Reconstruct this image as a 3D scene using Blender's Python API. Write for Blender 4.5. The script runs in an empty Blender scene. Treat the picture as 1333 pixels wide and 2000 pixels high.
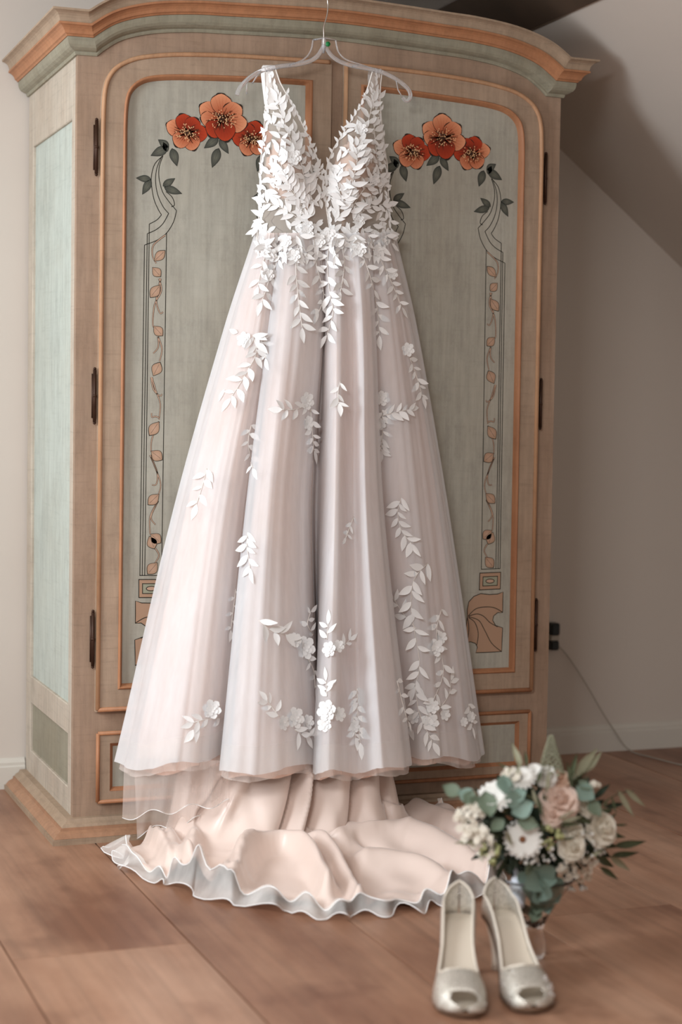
import bpy, bmesh, math, random
import numpy as np
from mathutils import Vector, Matrix
from mathutils.bvhtree import BVHTree
random.seed(7); rng = np.random.default_rng(7)
S = bpy.context.scene
COL = S.collection

# ------------------------------------------------------------------ camera
FPX = 3405.79
CAM = Vector((-1.5951, -4.2846, 1.0797))
YAW, PIT, ROL = 0.365296, -0.056636, 0.015433
fwd = Vector((math.sin(YAW)*math.cos(PIT), math.cos(YAW)*math.cos(PIT), math.sin(PIT)))
rt0 = Vector((math.cos(YAW), -math.sin(YAW), 0)); up0 = rt0.cross(fwd)
RT = math.cos(ROL)*rt0 + math.sin(ROL)*up0; UP = -math.sin(ROL)*rt0 + math.cos(ROL)*up0
cd = bpy.data.cameras.new('camera'); cam = bpy.data.objects.new('camera', cd); COL.objects.link(cam)
M = Matrix((RT, UP, -fwd)).transposed().to_4x4(); M.translation = CAM; cam.matrix_world = M
cd.sensor_fit = 'VERTICAL'; cd.sensor_height = 36.0; cd.lens = FPX/2000*36; cd.clip_end = 60
cd.dof.use_dof = True; cd.dof.focus_distance = 4.42; cd.dof.aperture_fstop = 1.9
S.camera = cam

# ------------------------------------------------------------------ light
W = bpy.data.worlds.new('world'); S.world = W; W.use_nodes = True
bg = W.node_tree.nodes['Background']; bg.inputs[0].default_value = (1.0, 0.92, 0.85, 1); bg.inputs[1].default_value = 0.42
def area(name, loc, target, sx, sy, power, color):
    l = bpy.data.lights.new(name, 'AREA'); l.shape = 'RECTANGLE'; l.size = sx; l.size_y = sy
    l.energy = power; l.color = color
    o = bpy.data.objects.new(name, l); COL.objects.link(o); o.location = loc
    o.rotation_euler = (Vector(target)-Vector(loc)).to_track_quat('-Z', 'Y').to_euler(); return o
area('window_light', (-2.7, -1.05, 1.62), (0.1, -0.1, 1.15), 0.8, 1.1, 49, (0.86, 0.94, 1.0))
area('front_fill_light', (-2.1, -3.3, 2.5), (-0.2, -0.6, 0.5), 1.0, 1.0, 112, (0.97, 0.985, 1.0))  # added fill, brightens the fronts and near floor; no known window there
vs = S.view_settings; S.display_settings.display_device = 'sRGB'
vs.view_transform = 'Standard'; vs.look = 'None'; vs.exposure = 0.30; vs.gamma = 1.0; vs.use_curve_mapping = False

# ------------------------------------------------------------------ helpers
def ray(px, py):
    return (RT*((px-666.5)/FPX) - UP*((py-1000)/FPX) + fwd)
def at(px, py, Y=None, Z=None):
    d = ray(px, py); t = (Y-CAM.y)/d.y if Y is not None else (Z-CAM.z)/d.z
    return CAM + d*t
def lin(c):
    return tuple((x/12.92 if x <= .04045 else ((x+.055)/1.055)**2.4) for x in (v/255 for v in c)) + (1,)
def link(o, parent=None):
    COL.objects.link(o)
    if parent is not None: o.parent = parent
    return o
def obj(name, vf, mat, parent=None, smooth=True, mats=None, midx=None, cols=None, uv=None):
    v, f = vf
    me = bpy.data.meshes.new(name); me.from_pydata([tuple(p) for p in v], [], [tuple(q) for q in f])
    if mats:
        for m in mats: me.materials.append(m)
        me.polygons.foreach_set('material_index', midx)
    else: me.materials.append(mat)
    me.polygons.foreach_set('use_smooth', [smooth]*len(me.polygons))
    if cols is not None:
        a = me.color_attributes.new('Col', 'FLOAT_COLOR', 'POINT')
        a.data.foreach_set('color', np.array(cols, dtype=np.float32).ravel())
    me.update()
    o = bpy.data.objects.new(name, me); link(o, parent)
    return o
def tag(o, label=None, cat=None, group=None, kind=None):
    if label: o['label'] = label
    if cat: o['category'] = cat
    if group: o['group'] = group
    if kind: o['kind'] = kind
    return o
def empty(name, loc, label, cat, group=None):
    o = bpy.data.objects.new(name, None); o.empty_display_size = .05; COL.objects.link(o); o.location = loc
    return tag(o, label, cat, group)
def rebase(root):                       # children were built in world coordinates: keep them there under a moved root
    bpy.context.view_layer.update()
    inv = root.matrix_world.inverted()
    for ch in root.children: ch.matrix_parent_inverse = inv
def join(parts):
    V = []; F = []
    for v, f in parts:
        n = len(V); V += [tuple(p) for p in v]; F += [tuple(i+n for i in q) for q in f]
    return V, F
def box(x0, x1, y0, y1, z0, z1, b=0.0):
    if b <= 0:
        v = [(x, y, z) for x in (x0, x1) for y in (y0, y1) for z in (z0, z1)]
        return v, [(0,1,3,2),(4,6,7,5),(0,4,5,1),(2,3,7,6),(0,2,6,4),(1,5,7,3)]
    bm = bmesh.new(); bmesh.ops.create_cube(bm, size=1)
    for p in bm.verts:
        p.co = Vector(((x0+x1)/2+p.co.x*(x1-x0), (y0+y1)/2+p.co.y*(y1-y0), (z0+z1)/2+p.co.z*(z1-z0)))
    bmesh.ops.bevel(bm, geom=bm.edges[:], offset=b, segments=1, affect='EDGES')
    bm.verts.index_update(); v = [p.co[:] for p in bm.verts]; f = [[q.index for q in g.verts] for g in bm.faces]; bm.free(); return v, f
def grid(P, closed_u=False, flip=False):    # P: rows x cols of points
    P = np.asarray(P); r, c = P.shape[:2]; v = P.reshape(-1, 3); f = []
    for i in range(r-1):
        for j in range(c if closed_u else c-1):
            a = i*c+j; b = i*c+(j+1) % c; q = (a, b, b+c, a+c); f.append(q[::-1] if flip else q)
    return v, f
def cr(P, n, closed=False):             # Catmull-Rom through points, n samples per span
    P = np.asarray(P, float); m = len(P); out = []
    for i in range(m if closed else m-1):
        if closed: a, b, c, d = P[(i-1) % m], P[i], P[(i+1) % m], P[(i+2) % m]
        else: a, b, c, d = P[max(i-1, 0)], P[i], P[i+1], P[min(i+2, m-1)]
        for k in range(n):
            t = k/n; out.append(.5*((2*b)+(-a+c)*t+(2*a-5*b+4*c-d)*t*t+(-a+3*b-3*c+d)*t**3))
    if not closed: out.append(P[-1])
    return np.array(out)
def tube(pts, rad, n=8, cap=True, flat=1.0, upv=(0, 0, 1)):
    pts = [Vector(p) for p in pts]; V = []; F = []; m = len(pts)
    rad = rad if hasattr(rad, '__len__') else [rad]*m
    u = None
    for i, p in enumerate(pts):
        t = (pts[min(i+1, m-1)]-pts[max(i-1, 0)]).normalized()
        if u is None:
            u = Vector(upv); u = (u - t*u.dot(t))
            if u.length < .1: u = Vector((1, 0, 0)); u = u - t*u.dot(t)
            u.normalize()
        else: u = (u - t*u.dot(t)).normalized()
        w = t.cross(u)
        for k in range(n):
            a = 2*math.pi*k/n; V.append(p + rad[i]*(math.cos(a)*u + flat*math.sin(a)*w))
    for i in range(m-1):
        for k in range(n): F.append((i*n+k, i*n+(k+1) % n, (i+1)*n+(k+1) % n, (i+1)*n+k))
    if cap: F.append(tuple(range(n))[::-1]); F.append(tuple((m-1)*n+k for k in range(n)))
    return V, F
def lathe(prof, c, n=32):
    P = [[(c[0]+r*math.cos(2*math.pi*k/n), c[1]+r*math.sin(2*math.pi*k/n), c[2]+z) for k in range(n)] for r, z in prof]
    return grid(P, closed_u=True)
def resample(P, n):
    P = np.asarray(P, float); d = np.r_[0, np.cumsum(np.hypot(*np.diff(P, axis=0).T))]
    t = np.linspace(0, d[-1], n); return np.c_[np.interp(t, d, P[:, 0]), np.interp(t, d, P[:, 1])]

# ------------------------------------------------------------------ materials
def nt(name):
    m = bpy.data.materials.new(name); m.use_nodes = True; t = m.node_tree
    return m, t, t.nodes['Principled BSDF']
def noise(t, scale, stretch=(1, 1, 1), detail=4, rough=.6, coord='Object', rnd=False):
    tc = t.nodes.new('ShaderNodeTexCoord'); mp = t.nodes.new('ShaderNodeMapping'); mp.inputs['Scale'].default_value = stretch
    nz = t.nodes.new('ShaderNodeTexNoise'); nz.inputs['Scale'].default_value = scale; nz.inputs['Detail'].default_value = detail
    nz.inputs['Roughness'].default_value = rough
    t.links.new(tc.outputs[coord], mp.inputs[0])
    if rnd:
        oi = t.nodes.new('ShaderNodeObjectInfo'); ml = t.nodes.new('ShaderNodeVectorMath'); ml.operation = 'MULTIPLY_ADD'
        cb = t.nodes.new('ShaderNodeCombineXYZ')
        for k in range(3): t.links.new(oi.outputs['Random'], cb.inputs[k])
        ml.inputs[1].default_value = (31, 57, 13); t.links.new(cb.outputs[0], ml.inputs[0]); t.links.new(mp.outputs[0], ml.inputs[2])
        t.links.new(ml.outputs[0], nz.inputs['Vector'])
    else: t.links.new(mp.outputs[0], nz.inputs['Vector'])
    return nz.outputs['Fac']
def ramp(t, fac, stops):
    r = t.nodes.new('ShaderNodeValToRGB'); e = r.color_ramp.elements
    e[0].position, e[0].color = stops[0]; e[1].position, e[1].color = stops[-1]
    for p, c in stops[1:-1]: q = e.new(p); q.color = c
    t.links.new(fac, r.inputs[0]); return r.outputs[0]
def mix(t, fac, a, b, mode='MIX'):
    m = t.nodes.new('ShaderNodeMix'); m.data_type = 'RGBA'; m.blend_type = mode
    for s, x in ((m.inputs[0], fac), (m.inputs[6], a), (m.inputs[7], b)):
        if isinstance(x, (int, float)): s.default_value = x
        elif isinstance(x, tuple): s.default_value = x
        else: t.links.new(x, s)
    return m.outputs[2]
def bump(t, b, h, strength, dist=.002):
    n = t.nodes.new('ShaderNodeBump'); n.inputs['Strength'].default_value = strength; n.inputs['Distance'].default_value = dist
    t.links.new(h, n.inputs['Height']); t.links.new(n.outputs[0], b.inputs['Normal'])
G = lambda v: (v, v, v, 1)
def paint(name, base, worn, rough=.55, wear=.5, cross=True, scale=1.0, hs=.86):
    m, t, b = nt(name)
    n1 = noise(t, 5*scale, (1, 1, .8), 6, .65)
    c = mix(t, ramp(t, n1, [(.42, G(0)), (.72, G(wear))]), lin(base), lin(worn))
    n2 = noise(t, 60*scale, (1, 1, .07), 3, .7)                    # vertical brush grain
    c = mix(t, 1.0, c, ramp(t, n2, [(.35, G(.86)), (.6, G(1.0)), (.8, G(1.05))]), 'MULTIPLY')
    if cross:
        n3 = noise(t, 70*scale, (.09, .09, 1.6), 3, .75)            # horizontal scratches
        c = mix(t, 1.0, c, ramp(t, n3, [(.30, G(hs)), (.44, G(1.0)), (.8, G(1.02))]), 'MULTIPLY')
    n5 = noise(t, 14*scale, (1, 1, .6), 8, .8); c = mix(t, 1.0, c, ramp(t, n5, [(.32, G(.84)), (.5, G(1.0)), (.7, G(1.08))]), 'MULTIPLY')
    n4 = noise(t, 3.2*scale, (1, 1, .5), 5, .8)
    c = mix(t, ramp(t, n4, [(.60, G(0)), (.85, G(.45))]), c, lin(tuple(int(x*.62) for x in worn)))
    t.links.new(c, b.inputs['Base Color']); b.inputs['Roughness'].default_value = rough
    b.inputs['Specular IOR Level'].default_value = .35
    bump(t, b, n2, .25, .0012); return m
def plain(name, c, rough=.6, metal=0, spec=.4, nz=0, nscale=40, sheen=0):
    m, t, b = nt(name); b.inputs['Base Color'].default_value = lin(c); b.inputs['Roughness'].default_value = rough
    b.inputs['Metallic'].default_value = metal; b.inputs['Specular IOR Level'].default_value = spec
    if sheen: b.inputs['Sheen Weight'].default_value = sheen
    if nz:
        n = noise(t, nscale, (1, 1, 1), 4); d = tuple(int(x*(1-nz)) for x in c)
        t.links.new(mix(t, n, lin(d), lin(c)), b.inputs['Base Color'])
    return m
def vcol(name, rough=.6):
    m, t, b = nt(name); a = t.nodes.new('ShaderNodeVertexColor'); a.layer_name = 'Col'
    t.links.new(a.outputs[0], b.inputs['Base Color']); b.inputs['Roughness'].default_value = rough; b.inputs['Specular IOR Level'].default_value = .25; return m
def sheer(name, c, opacity, rough=.7, transl=.4, weave=0.0, sheen=.2):
    m = bpy.data.materials.new(name); m.use_nodes = True; t = m.node_tree; t.nodes.clear()
    out = t.nodes.new('ShaderNodeOutputMaterial'); d = t.nodes.new('ShaderNodeBsdfDiffuse'); d.inputs[0].default_value = lin(c)
    tr = t.nodes.new('ShaderNodeBsdfTranslucent'); tr.inputs[0].default_value = lin(c)
    mx = t.nodes.new('ShaderNodeMixShader'); mx.inputs[0].default_value = transl; t.links.new(d.outputs[0], mx.inputs[1]); t.links.new(tr.outputs[0], mx.inputs[2])
    tp = t.nodes.new('ShaderNodeBsdfTransparent'); m2 = t.nodes.new('ShaderNodeMixShader'); m2.inputs[0].default_value = opacity
    if weave:
        n = noise(t, 9, (1, 1, .25), 4, .6); mr = t.nodes.new('ShaderNodeMapRange'); t.links.new(n, mr.inputs[0])
        mr.inputs[1].default_value = .3; mr.inputs[2].default_value = .7
        mr.inputs[3].default_value = opacity-weave; mr.inputs[4].default_value = opacity+weave; t.links.new(mr.outputs[0], m2.inputs[0])
    t.links.new(tp.outputs[0], m2.inputs[1]); t.links.new(mx.outputs[0], m2.inputs[2]); t.links.new(m2.outputs[0], out.inputs[0]); return m
def glass(name, c=(255, 255, 255), rough=.02, ior=1.45):
    m, t, b = nt(name); b.inputs['Base Color'].default_value = lin(c); b.inputs['Roughness'].default_value = rough
    b.inputs['Transmission Weight'].default_value = 1; b.inputs['IOR'].default_value = ior; return m

m_frame = paint('aged_beige_paint', (167, 144, 123), (143, 116, 94))
m_bodyf = paint('aged_beige_paint_frame', (160, 135, 115), (135, 108, 86))
m_panel = paint('grey_green_paint', (172, 169, 157), (158, 151, 136), wear=.5, scale=.9, hs=.95)
m_orange = paint('orange_trim_paint', (173, 121, 86), (150, 95, 65), cross=False)
m_orange2 = paint('light_orange_trim_paint', (186, 145, 111), (164, 112, 79), cross=False)
m_plinth = paint('plinth_moulding_paint', (166, 126, 98), (140, 98, 72), cross=False)
m_green = paint('cornice_green_side_shade_paint', (145, 140, 122), (128, 117, 95))
m_cap = paint('cornice_cap_paint', (164, 142, 120), (140, 116, 94))
m_side = paint('pale_side_paint', (182, 190, 182), (173, 173, 160), wear=.4, hs=.93)
m_sidef = paint('pale_side_frame_paint', (186, 175, 160), (167, 148, 129))
m_wallm = plain('wall_plaster', (200, 190, 180), .9, nz=.03, nscale=3)
m_ceil = plain('ceiling_plaster', (222, 216, 208), .9)
m_base = plain('baseboard_paint', (196, 190, 180), .5)
m_beam = plain('dark_beam_wood', (84, 66, 52), .7, nz=.3, nscale=8)
m_iron = plain('dark_iron', (74, 48, 34), .5, metal=.5, nz=.4, nscale=60)
m_black = plain('painted_black_line', (38, 34, 28), .7)
m_peach = plain('painted_peach', (208, 164, 128), .6, nz=.15, nscale=90)
m_pgreen = plain('painted_sage', (150, 152, 132), .6)
m_vcol = vcol('painted_flowers')

# wood floor
def floor_mat():
    m, t, b = nt('oak_plank')
    a = noise(t, 3.0, (1.2, .45, 1), 6, .6, rnd=True); g = noise(t, 38, (1, .035, 1), 5, .6, rnd=True); k = noise(t, 5, (1.0, .8, 1), 3, .5, rnd=True)
    c = ramp(t, a, [(.30, lin((122, 82, 62))), (.5, lin((156, 116, 92))), (.7, lin((176, 138, 114)))])
    c = mix(t, 1.0, c, ramp(t, g, [(.3, G(.78)), (.55, G(1)), (.8, G(1.08))]), 'MULTIPLY')
    c = mix(t, ramp(t, k, [(.58, G(0)), (.76, G(.75))]), c, lin((98, 62, 46)))
    t.links.new(c, b.inputs['Base Color']); b.inputs['Roughness'].default_value = .42; b.inputs['Specular IOR Level'].default_value = .4
    bump(t, b, g, .12, .001); return m
m_floor = floor_mat()

# ------------------------------------------------------------------ room shell
DW = 0.640                                             # back wall plane
def slope_z(x): return 1.918-(x-1.006)*.776
xr = 2.75
wall = obj('wall_back', join([([( -3.4, DW, -.02), (xr, DW, -.02), (xr, DW, slope_z(xr)), (.541, DW, 2.281), (-3.4, DW, 2.281),
                               (-3.4, DW+.1, -.02), (xr, DW+.1, -.02), (xr, DW+.1, slope_z(xr)), (.541, DW+.1, 2.281), (-3.4, DW+.1, 2.281)],
      [(0, 1, 2, 3, 4), (9, 8, 7, 6, 5), (0, 5, 6, 1), (1, 6, 7, 2), (2, 7, 8, 3), (3, 8, 9, 4), (4, 9, 5, 0)])]), m_wallm, smooth=False)
tag(wall, kind='structure')
def slab(a, b, y0, y1, th):                            # slab between two (x,z) points, thickened upwards
    d = Vector((b[0]-a[0], 0, b[1]-a[1])).normalized(); n = Vector((-d.z, 0, d.x))*th
    P = [Vector((a[0], y, a[1])) for y in (y0, y1)]+[Vector((b[0], y, b[1])) for y in (y0, y1)]
    Q = [p+n for p in P]; v = [p[:] for p in P+Q]
    return v, [(0, 2, 3, 1), (4, 5, 7, 6), (0, 1, 5, 4), (2, 6, 7, 3), (0, 4, 6, 2), (1, 3, 7, 5)]
tag(obj('ceiling', slab((-3.4, 2.281), (.541, 2.281), -3.2, DW+.1, .08), m_ceil, smooth=False), kind='structure')
tag(obj('wall_right', slab((.64, slope_z(.64)), (xr, slope_z(xr)), -3.2, DW+.1, .08), m_wallm, smooth=False), kind='structure')
tag(obj('trim_1', slab((.528, slope_z(.528)-.012), (.668, slope_z(.668)-.012), -3.2, DW, .09), m_beam, smooth=False), kind='structure')
def base_run(x0, x1, name):
    pr = [(0, 0), (.018, 0), (.018, .062), (.014, .066), (.014, .074), (.009, .082), (.004, .086), (0, .086)]
    V = [(x, DW-o, z) for x in (x0, x1) for o, z in pr]; n = len(pr)
    F = [(i, i+1, n+i+1, n+i) for i in range(n-1)]+[tuple(range(n))[::-1], tuple(range(n, 2*n))]
    return tag(obj(name, (V, F), m_base, smooth=False), kind='structure')
base_run(-3.4, -.669, 'baseboard_left'); base_run(.669, xr, 'baseboard_right')
fl = obj('floor', box(-3.5, xr, -3.6, DW+.1, -.06, -.014), plain('subfloor', (40, 28, 22), .9), smooth=False); tag(fl, kind='structure')
PWD = .3645; cuts = {}
for k in range(-7, 8):
    xa = -.986+PWD*k; ends = sorted([-.92 if k == 0 else random.uniform(-2.6, .3), -3.6, DW])
    if k == 1: ends = [-3.6, -2.2, DW]
    if k == 3: ends = [-3.6, -.98, DW]
    for y0, y1 in zip(ends[:-1], ends[1:]):
        x1 = min(xa+PWD, xr)
        if x1-xa < .05: continue
        mx, my = (xa+x1)/2, (y0+y1)/2
        o = obj('plank', box(xa-mx+.0019, x1-mx-.0019, y0-my+.0008, y1-my-.0008, -.014, 0, .0005), m_floor, fl, smooth=False)
        o.location = (mx, my, 0)

# ------------------------------------------------------------------ wardrobe
HW = .667; DEP = .628; ZP = .054
wr = empty('wardrobe', (0, .3, 0), 'antique painted two-door wardrobe with arched cornice and orange flower panels', 'wardrobe')
def wp(name, vf, mat, parent=None, smooth=False): return obj(name, vf, mat, parent or wr, smooth=smooth)
arc = [(0, 2.045), (.126, 2.042), (.29, 2.035), (.377, 2.031), (.476, 2.019), (.554, 1.997), (.60, 1.969), (.621, 1.951)]
arcs = cr([(-x, z) for x, z in arc[:0:-1]]+arc, 5)
path = [(-HW, 1.950)]+[tuple(p) for p in arcs]+[(HW, 1.950)]
# front frame: solid slab under the arch
tp = resample(path, 90); V = []; F = []
for y in (0.0, .022):
    for x, z in tp: V.append((x, y, z+.004)); V.append((x, y, .03))
n = 2*len(tp)
for i in range(len(tp)-1):
    a = 2*i; F += [(a, a+1, a+3, a+2), (n+a+2, n+a+3, n+a+1, n+a), (a, a+2, n+a+2, n+a)]
F += [(0, n, n+1, 1), (n-2, n-1, 2*n-1, 2*n-2)]
wp('front_frame', (V, F), m_bodyf)
# side panels with frame and recessed field
for s in (-1, 1):
    X = lambda d: s*(HW-d)
    def sb(d0, d1, y0, y1, z0, z1, b=.002):
        a, c = sorted((X(d0), X(d1))); return box(a, c, y0, y1, z0, z1, b)
    fr = join([sb(0, .022, .0225, .062, .03, 1.95), sb(0, .022, .565, DEP, .03, 1.95), sb(0, .022, .062, .565, 1.80, 1.95),
               sb(0, .022, .062, .565, .255, .33), sb(0, .022, .062, .565, .03, .12)])
    wp('side_frame', fr, m_sidef); 
    wp('side_panel', sb(.008, .018, .05, .58, .32, 1.81, 0), m_side); wp('side_panel', sb(.008, .018, .05, .58, .11, .265, 0), m_green)  # lower panel: shade low on the side painted in as duller green
wp('back_panel', box(-HW+.023, HW-.023, DEP-.012, DEP-.002, .03, 1.95), m_bodyf)
# cornice: three mouldings swept along side, ear, arch, ear, side
def sweep(prof, path):
    rows = []; m = len(path)
    nrm = []
    for i in range(m):
        def nn(a, b):
            d = np.array(b)-np.array(a); d /= np.hypot(*d); return np.array([-d[1], d[0]])
        if i == 0 or i == m-1: nrm.append(np.array([0, 1.]))
        else:
            a, b = nn(path[i-1], path[i]), nn(path[i], path[i+1]); q = a+b; q /= np.hypot(*q); nrm.append(q/max(.5, q@a))
    cols = []
    for sgn, i0 in ((-1, 0),):
        cols.append([(path[0][0]-o, DEP, path[0][1]+h) for o, h in prof])
    for i in range(m):
        sx = -1 if i == 0 else (1 if i == m-1 else 0)
        def pt(h):
            x, z = path[i][0]+nrm[i][0]*h, path[i][1]+nrm[i][1]*h
            if 1 < i < m-2:
                a = path[1]; mx, mz = abs(a[0]+nrm[1][0]*h), a[1]+nrm[1][1]*h
                if abs(x) > mx or z < mz: x, z = math.copysign(mx, x), mz
            return x, z
        cols.append([(pt(h)[0]+sx*o, -o, pt(h)[1]) for o, h in prof])
    cols.append([(path[-1][0]+o, DEP, path[-1][1]+h) for o, h in prof])
    v, f = grid(cols, flip=True)
    n = len(prof); v = [tuple(p) for p in v]
    f += [tuple(range(n)), tuple((len(cols)-1)*n+k for k in range(n))[::-1]]
    return v, f
def cove(a, b, bow, n=6):
    a, b = np.array(a), np.array(b); d = b-a; nn = np.array([d[1], -d[0]]); return [tuple(a+d*t+nn*bow*math.sin(math.pi*t)) for t in np.linspace(0, 1, n)]
wp('cornice_cove', sweep([(-.002, -.004), (.006, -.004), (.008, .0)]+cove((.008, .004), (.031, .034), .22)+[(-.002, .036)], path), m_green)
wp('cornice_bead', sweep([(-.002, .0345), (.033, .0345), (.036, .038)]+cove((.040, .040), (.052, .056), -.12, 4)+[(.058, .058), (.058, .063), (-.002, .0635)], path), m_orange)
wp('cornice_cap', sweep([(-.002, .0625), (.055, .0625)]+cove((.056, .0655), (.076, .087), -.20)+[(.076, .092), (-.002, .093)], path), m_cap)
tv = [[(x, y, z+.088) for x, z in resample(path, 60)] for y in (0.001, DEP)]
wp('top_board', grid(tv), m_bodyf)
# plinth
def plinth(prof, m, name):
    cols = [[(-HW-o, .6205, z) for o, z in prof], [(-HW-o, -o, z) for o, z in prof], [(HW+o, -o, z) for o, z in prof], [(HW+o, .6205, z) for o, z in prof]]
    v, f = grid(cols, flip=True); n = len(prof); v = [tuple(p) for p in v]; f += [tuple(range(n)), tuple(3*n+k for k in range(n))[::-1]]
    wp(name, (v, f), m)
plinth([(-.02, .014), (.062, .014), (.062, .0), (-.02, .0)][::-1], m_cap, 'plinth_foot')
plinth([(-.02, .0145), (.058, .0145), (.050, .024), (.038, .030), (.037, .037), (-.02, .037)], m_plinth, 'plinth_moulding')
plinth([(-.02, .0365), (.034, .0365), (.030, .043), (.022, .047), (.018, .055), (-.02, .055)], m_cap, 'plinth_cap')

# ---- doors
O_arc = [(-.6105, 1.774), (-.609, 1.83), (-.606, 1.865), (-.597, 1.897), (-.573, 1.928), (-.528, 1.952), (-.476, 1.964), (-.41, 1.973), (-.29, 1.981), (-.125, 1.986), (-.006, 1.988)]
P_arc = [(-.541, 1.774), (-.540, 1.81), (-.537, 1.842), (-.529, 1.866), (-.508, 1.886), (-.475, 1.898), (-.41, 1.906), (-.289, 1.913), (-.18, 1.918), (-.073, 1.920)]
def offs(P, d):
    P = np.asarray(P); T = np.gradient(P, axis=0); T /= np.hypot(*T.T)[:, None]; return P+np.c_[-T[:, 1], T[:, 0]]*d
def outline(arcp, xs, zb, M=60):
    a = resample(cr(arcp, 6), M); x0 = arcp[0][0]
    return np.array([(x0-(.003 if zb < .5 else 0), zb)]+list(map(tuple, a))+[(xs, zb)])
def mir(P, s, dx=0): P = np.array(P); P[:, 0] = P[:, 0]*s+dx; return P
def ring(A, B, ya, yb, closed=True):
    n = len(A); V = [(x, ya, z) for x, z in A]+[(x, yb, z) for x, z in B]; F = []
    for i in range(n if closed else n-1): j = (i+1) % n; F.append((i, j, n+j, n+i))
    return V, F
YD = -.014; YP = -.0015; doors = []
for s in (1, -1):
    xs_o = -.006 if s == 1 else -.028                 # seam edge (mirrored for the right door)
    xs_p = -.073 if s == 1 else -.092
    Oa = [(x if x < -.02 else xs_o, z) for x, z in O_arc]; Pa = [(x if x < -.08 else xs_p, z) for x, z in P_arc]
    A = outline(Oa, xs_o, .321); C = outline(Pa, xs_p, .389); B = outline(offs(cr(Pa, 6), .013), xs_p+.016, .376)
    B[0, 0] = C[0, 0]-.013; B[0, 1] = .376; B[-2, 0] = xs_p+.016
    if s == -1: A, B, C = mir(A, -1), mir(B, -1), mir(C, -1)
    A2 = A.copy(); cen = A.mean(0)
    d = wp('door', join([ring(A, B, YD, YD), ring(A, A, 0.0, YD), ring(B, B, YD, .0), ring(A, B, -.0005, -.0005)]), m_frame)
    tag(d, 'left door with painted garland panel' if s == 1 else 'right door with painted garland panel, standing in shade')
    doors.append(d)
    # moulding between stile and panel: rounded, stepping down
    ts = [0, .12, .3, .5, .7, .85, 1.0]; ys = [YD-.0002, YD-.004, YD-.005, YD-.003, YD+.003, YD+.006, YP+.0005]
    cols = [[(a[0]*(1-t)+c[0]*t, y, a[1]*(1-t)+c[1]*t) for t, y in zip(ts, ys)] for a, c in zip(B, C)]
    cols.append(cols[0]); obj('panel_moulding', grid(cols), m_orange, d, smooth=True)
    V = [(x, YP, z) for x, z in C]; cv = len(V); V.append((C[:, 0].mean(), YP, 1.1)); 
    obj('door_panel', (V, [(i, (i+1) % cv, cv) for i in range(cv)]), m_panel, d, smooth=False)
    # lipped bead along the outer edge
    pts = [tuple(A[0])]+[tuple(p) for p in A[1:-1]]
    if s == -1: pts = pts+[tuple(A[-1])]
    k = .0055
    cA = A.copy()
    def inset(P, d):
        P = np.asarray(P); c = np.array([P[:, 0].mean(), 1.1]); 
        T = np.roll(P, -1, 0)-np.roll(P, 1, 0); L = np.hypot(*T.T); T /= L[:, None]; N = np.c_[T[:, 1], -T[:, 0]]; 
        if ((c-P)*N).sum() < 0: N = -N
        return P+N*d
    I = inset(A, k)
    I[0] = A[0]+np.array([k*s, k]); I[-1] = A[-1]+np.array([-k*s, k]); I[-2] = A[-2]+np.array([-k*s, -k])
    seq = [I[0]]+list(I[1:-1])
    if s == -1: seq = seq+[I[-1]]
    obj('edge_bead', tube([(p[0], YD-.0005, p[1]) for p in seq], .0058, 8, upv=(0, 1, 0)), m_orange2, d)
    obj('edge_bead', tube([(I[0][0], YD-.0005, I[0][1]), (I[-1][0], YD-.0005, I[-1][1])], .0058, 8, upv=(0, 1, 0)), m_orange, d)
wp('centre_strip', box(-.0055, .0275, -.004, -.0002, .321, 1.985), m_bodyf)
# lower fixed fronts
for s in (-1, 1):
    def bx(a, b, *r): a, b = sorted((s*a, s*b)); return box(a, b, *r)
    x0, x1, z0, z1 = .022, .606, .092, .266
    i0, i1, j0, j1 = .082, .575, .118, .240
    f = wp('drawer_front', join([bx(x0, i0, -.012, -.0002, z0, z1), bx(i1, x1, -.012, -.0002, z0, z1), bx(i0, i1, -.012, -.0002, z0, j0), bx(i0, i1, -.012, -.0002, j1, z1)]), m_frame)
    loop = [(x0, z0), (x1, z0), (x1, z1), (x0, z1)]
    obj('edge_bead', join([tube([(s*a[0], -.0125, a[1]), (s*b[0], -.0125, b[1])], .0052, 8, upv=(0, 1, 0)) for a, b in zip(loop, loop[1:]+loop[:1])]), m_orange, f)
    w = .009; lo = [(i0, j0), (i1, j0), (i1, j1), (i0, j1)]; li = [(i0+w, j0+w), (i1-w, j0+w), (i1-w, j1-w), (i0+w, j1-w)]
    obj('panel_moulding', ring([(s*a, b) for a, b in lo], [(s*a, b) for a, b in li], -.0125, -.003), m_orange, f, smooth=False)
    a, b = sorted((s*(i0+w), s*(i1-w))); obj('recessed_panel', ([(a, -.003, j0+w), (b, -.003, j0+w), (b, -.003, j1-w), (a, -.003, j1-w)], [(0, 1, 2, 3)]), m_panel, f, smooth=False)
# hinges
for s in (-1, 1):
    for z0, z1 in ((1.66, 1.79), (1.048, 1.178), (.437, .573)):
        x = s*.6205; zc = (z0+z1)/2
        wp('hinge', join([tube([(x, -.010, z0), (x, -.010, z1)], .0044, 10), tube([(x, -.010, zc-.003), (x, -.010, zc+.003)], .0054, 10),
            tube([(x, -.010, z0-.006), (x, -.010, z0-.003), (x, -.010, z0)], [.0015, .0045, .003], 8), tube([(x, -.010, z1), (x, -.010, z1+.003), (x, -.010, z1+.006)], [.003, .0045, .0015], 8),
            box(min(x, x+s*.006), max(x, x+s*.006), -.004, -.0003, z0+.01, z1-.01)]), m_iron, smooth=True)

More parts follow.
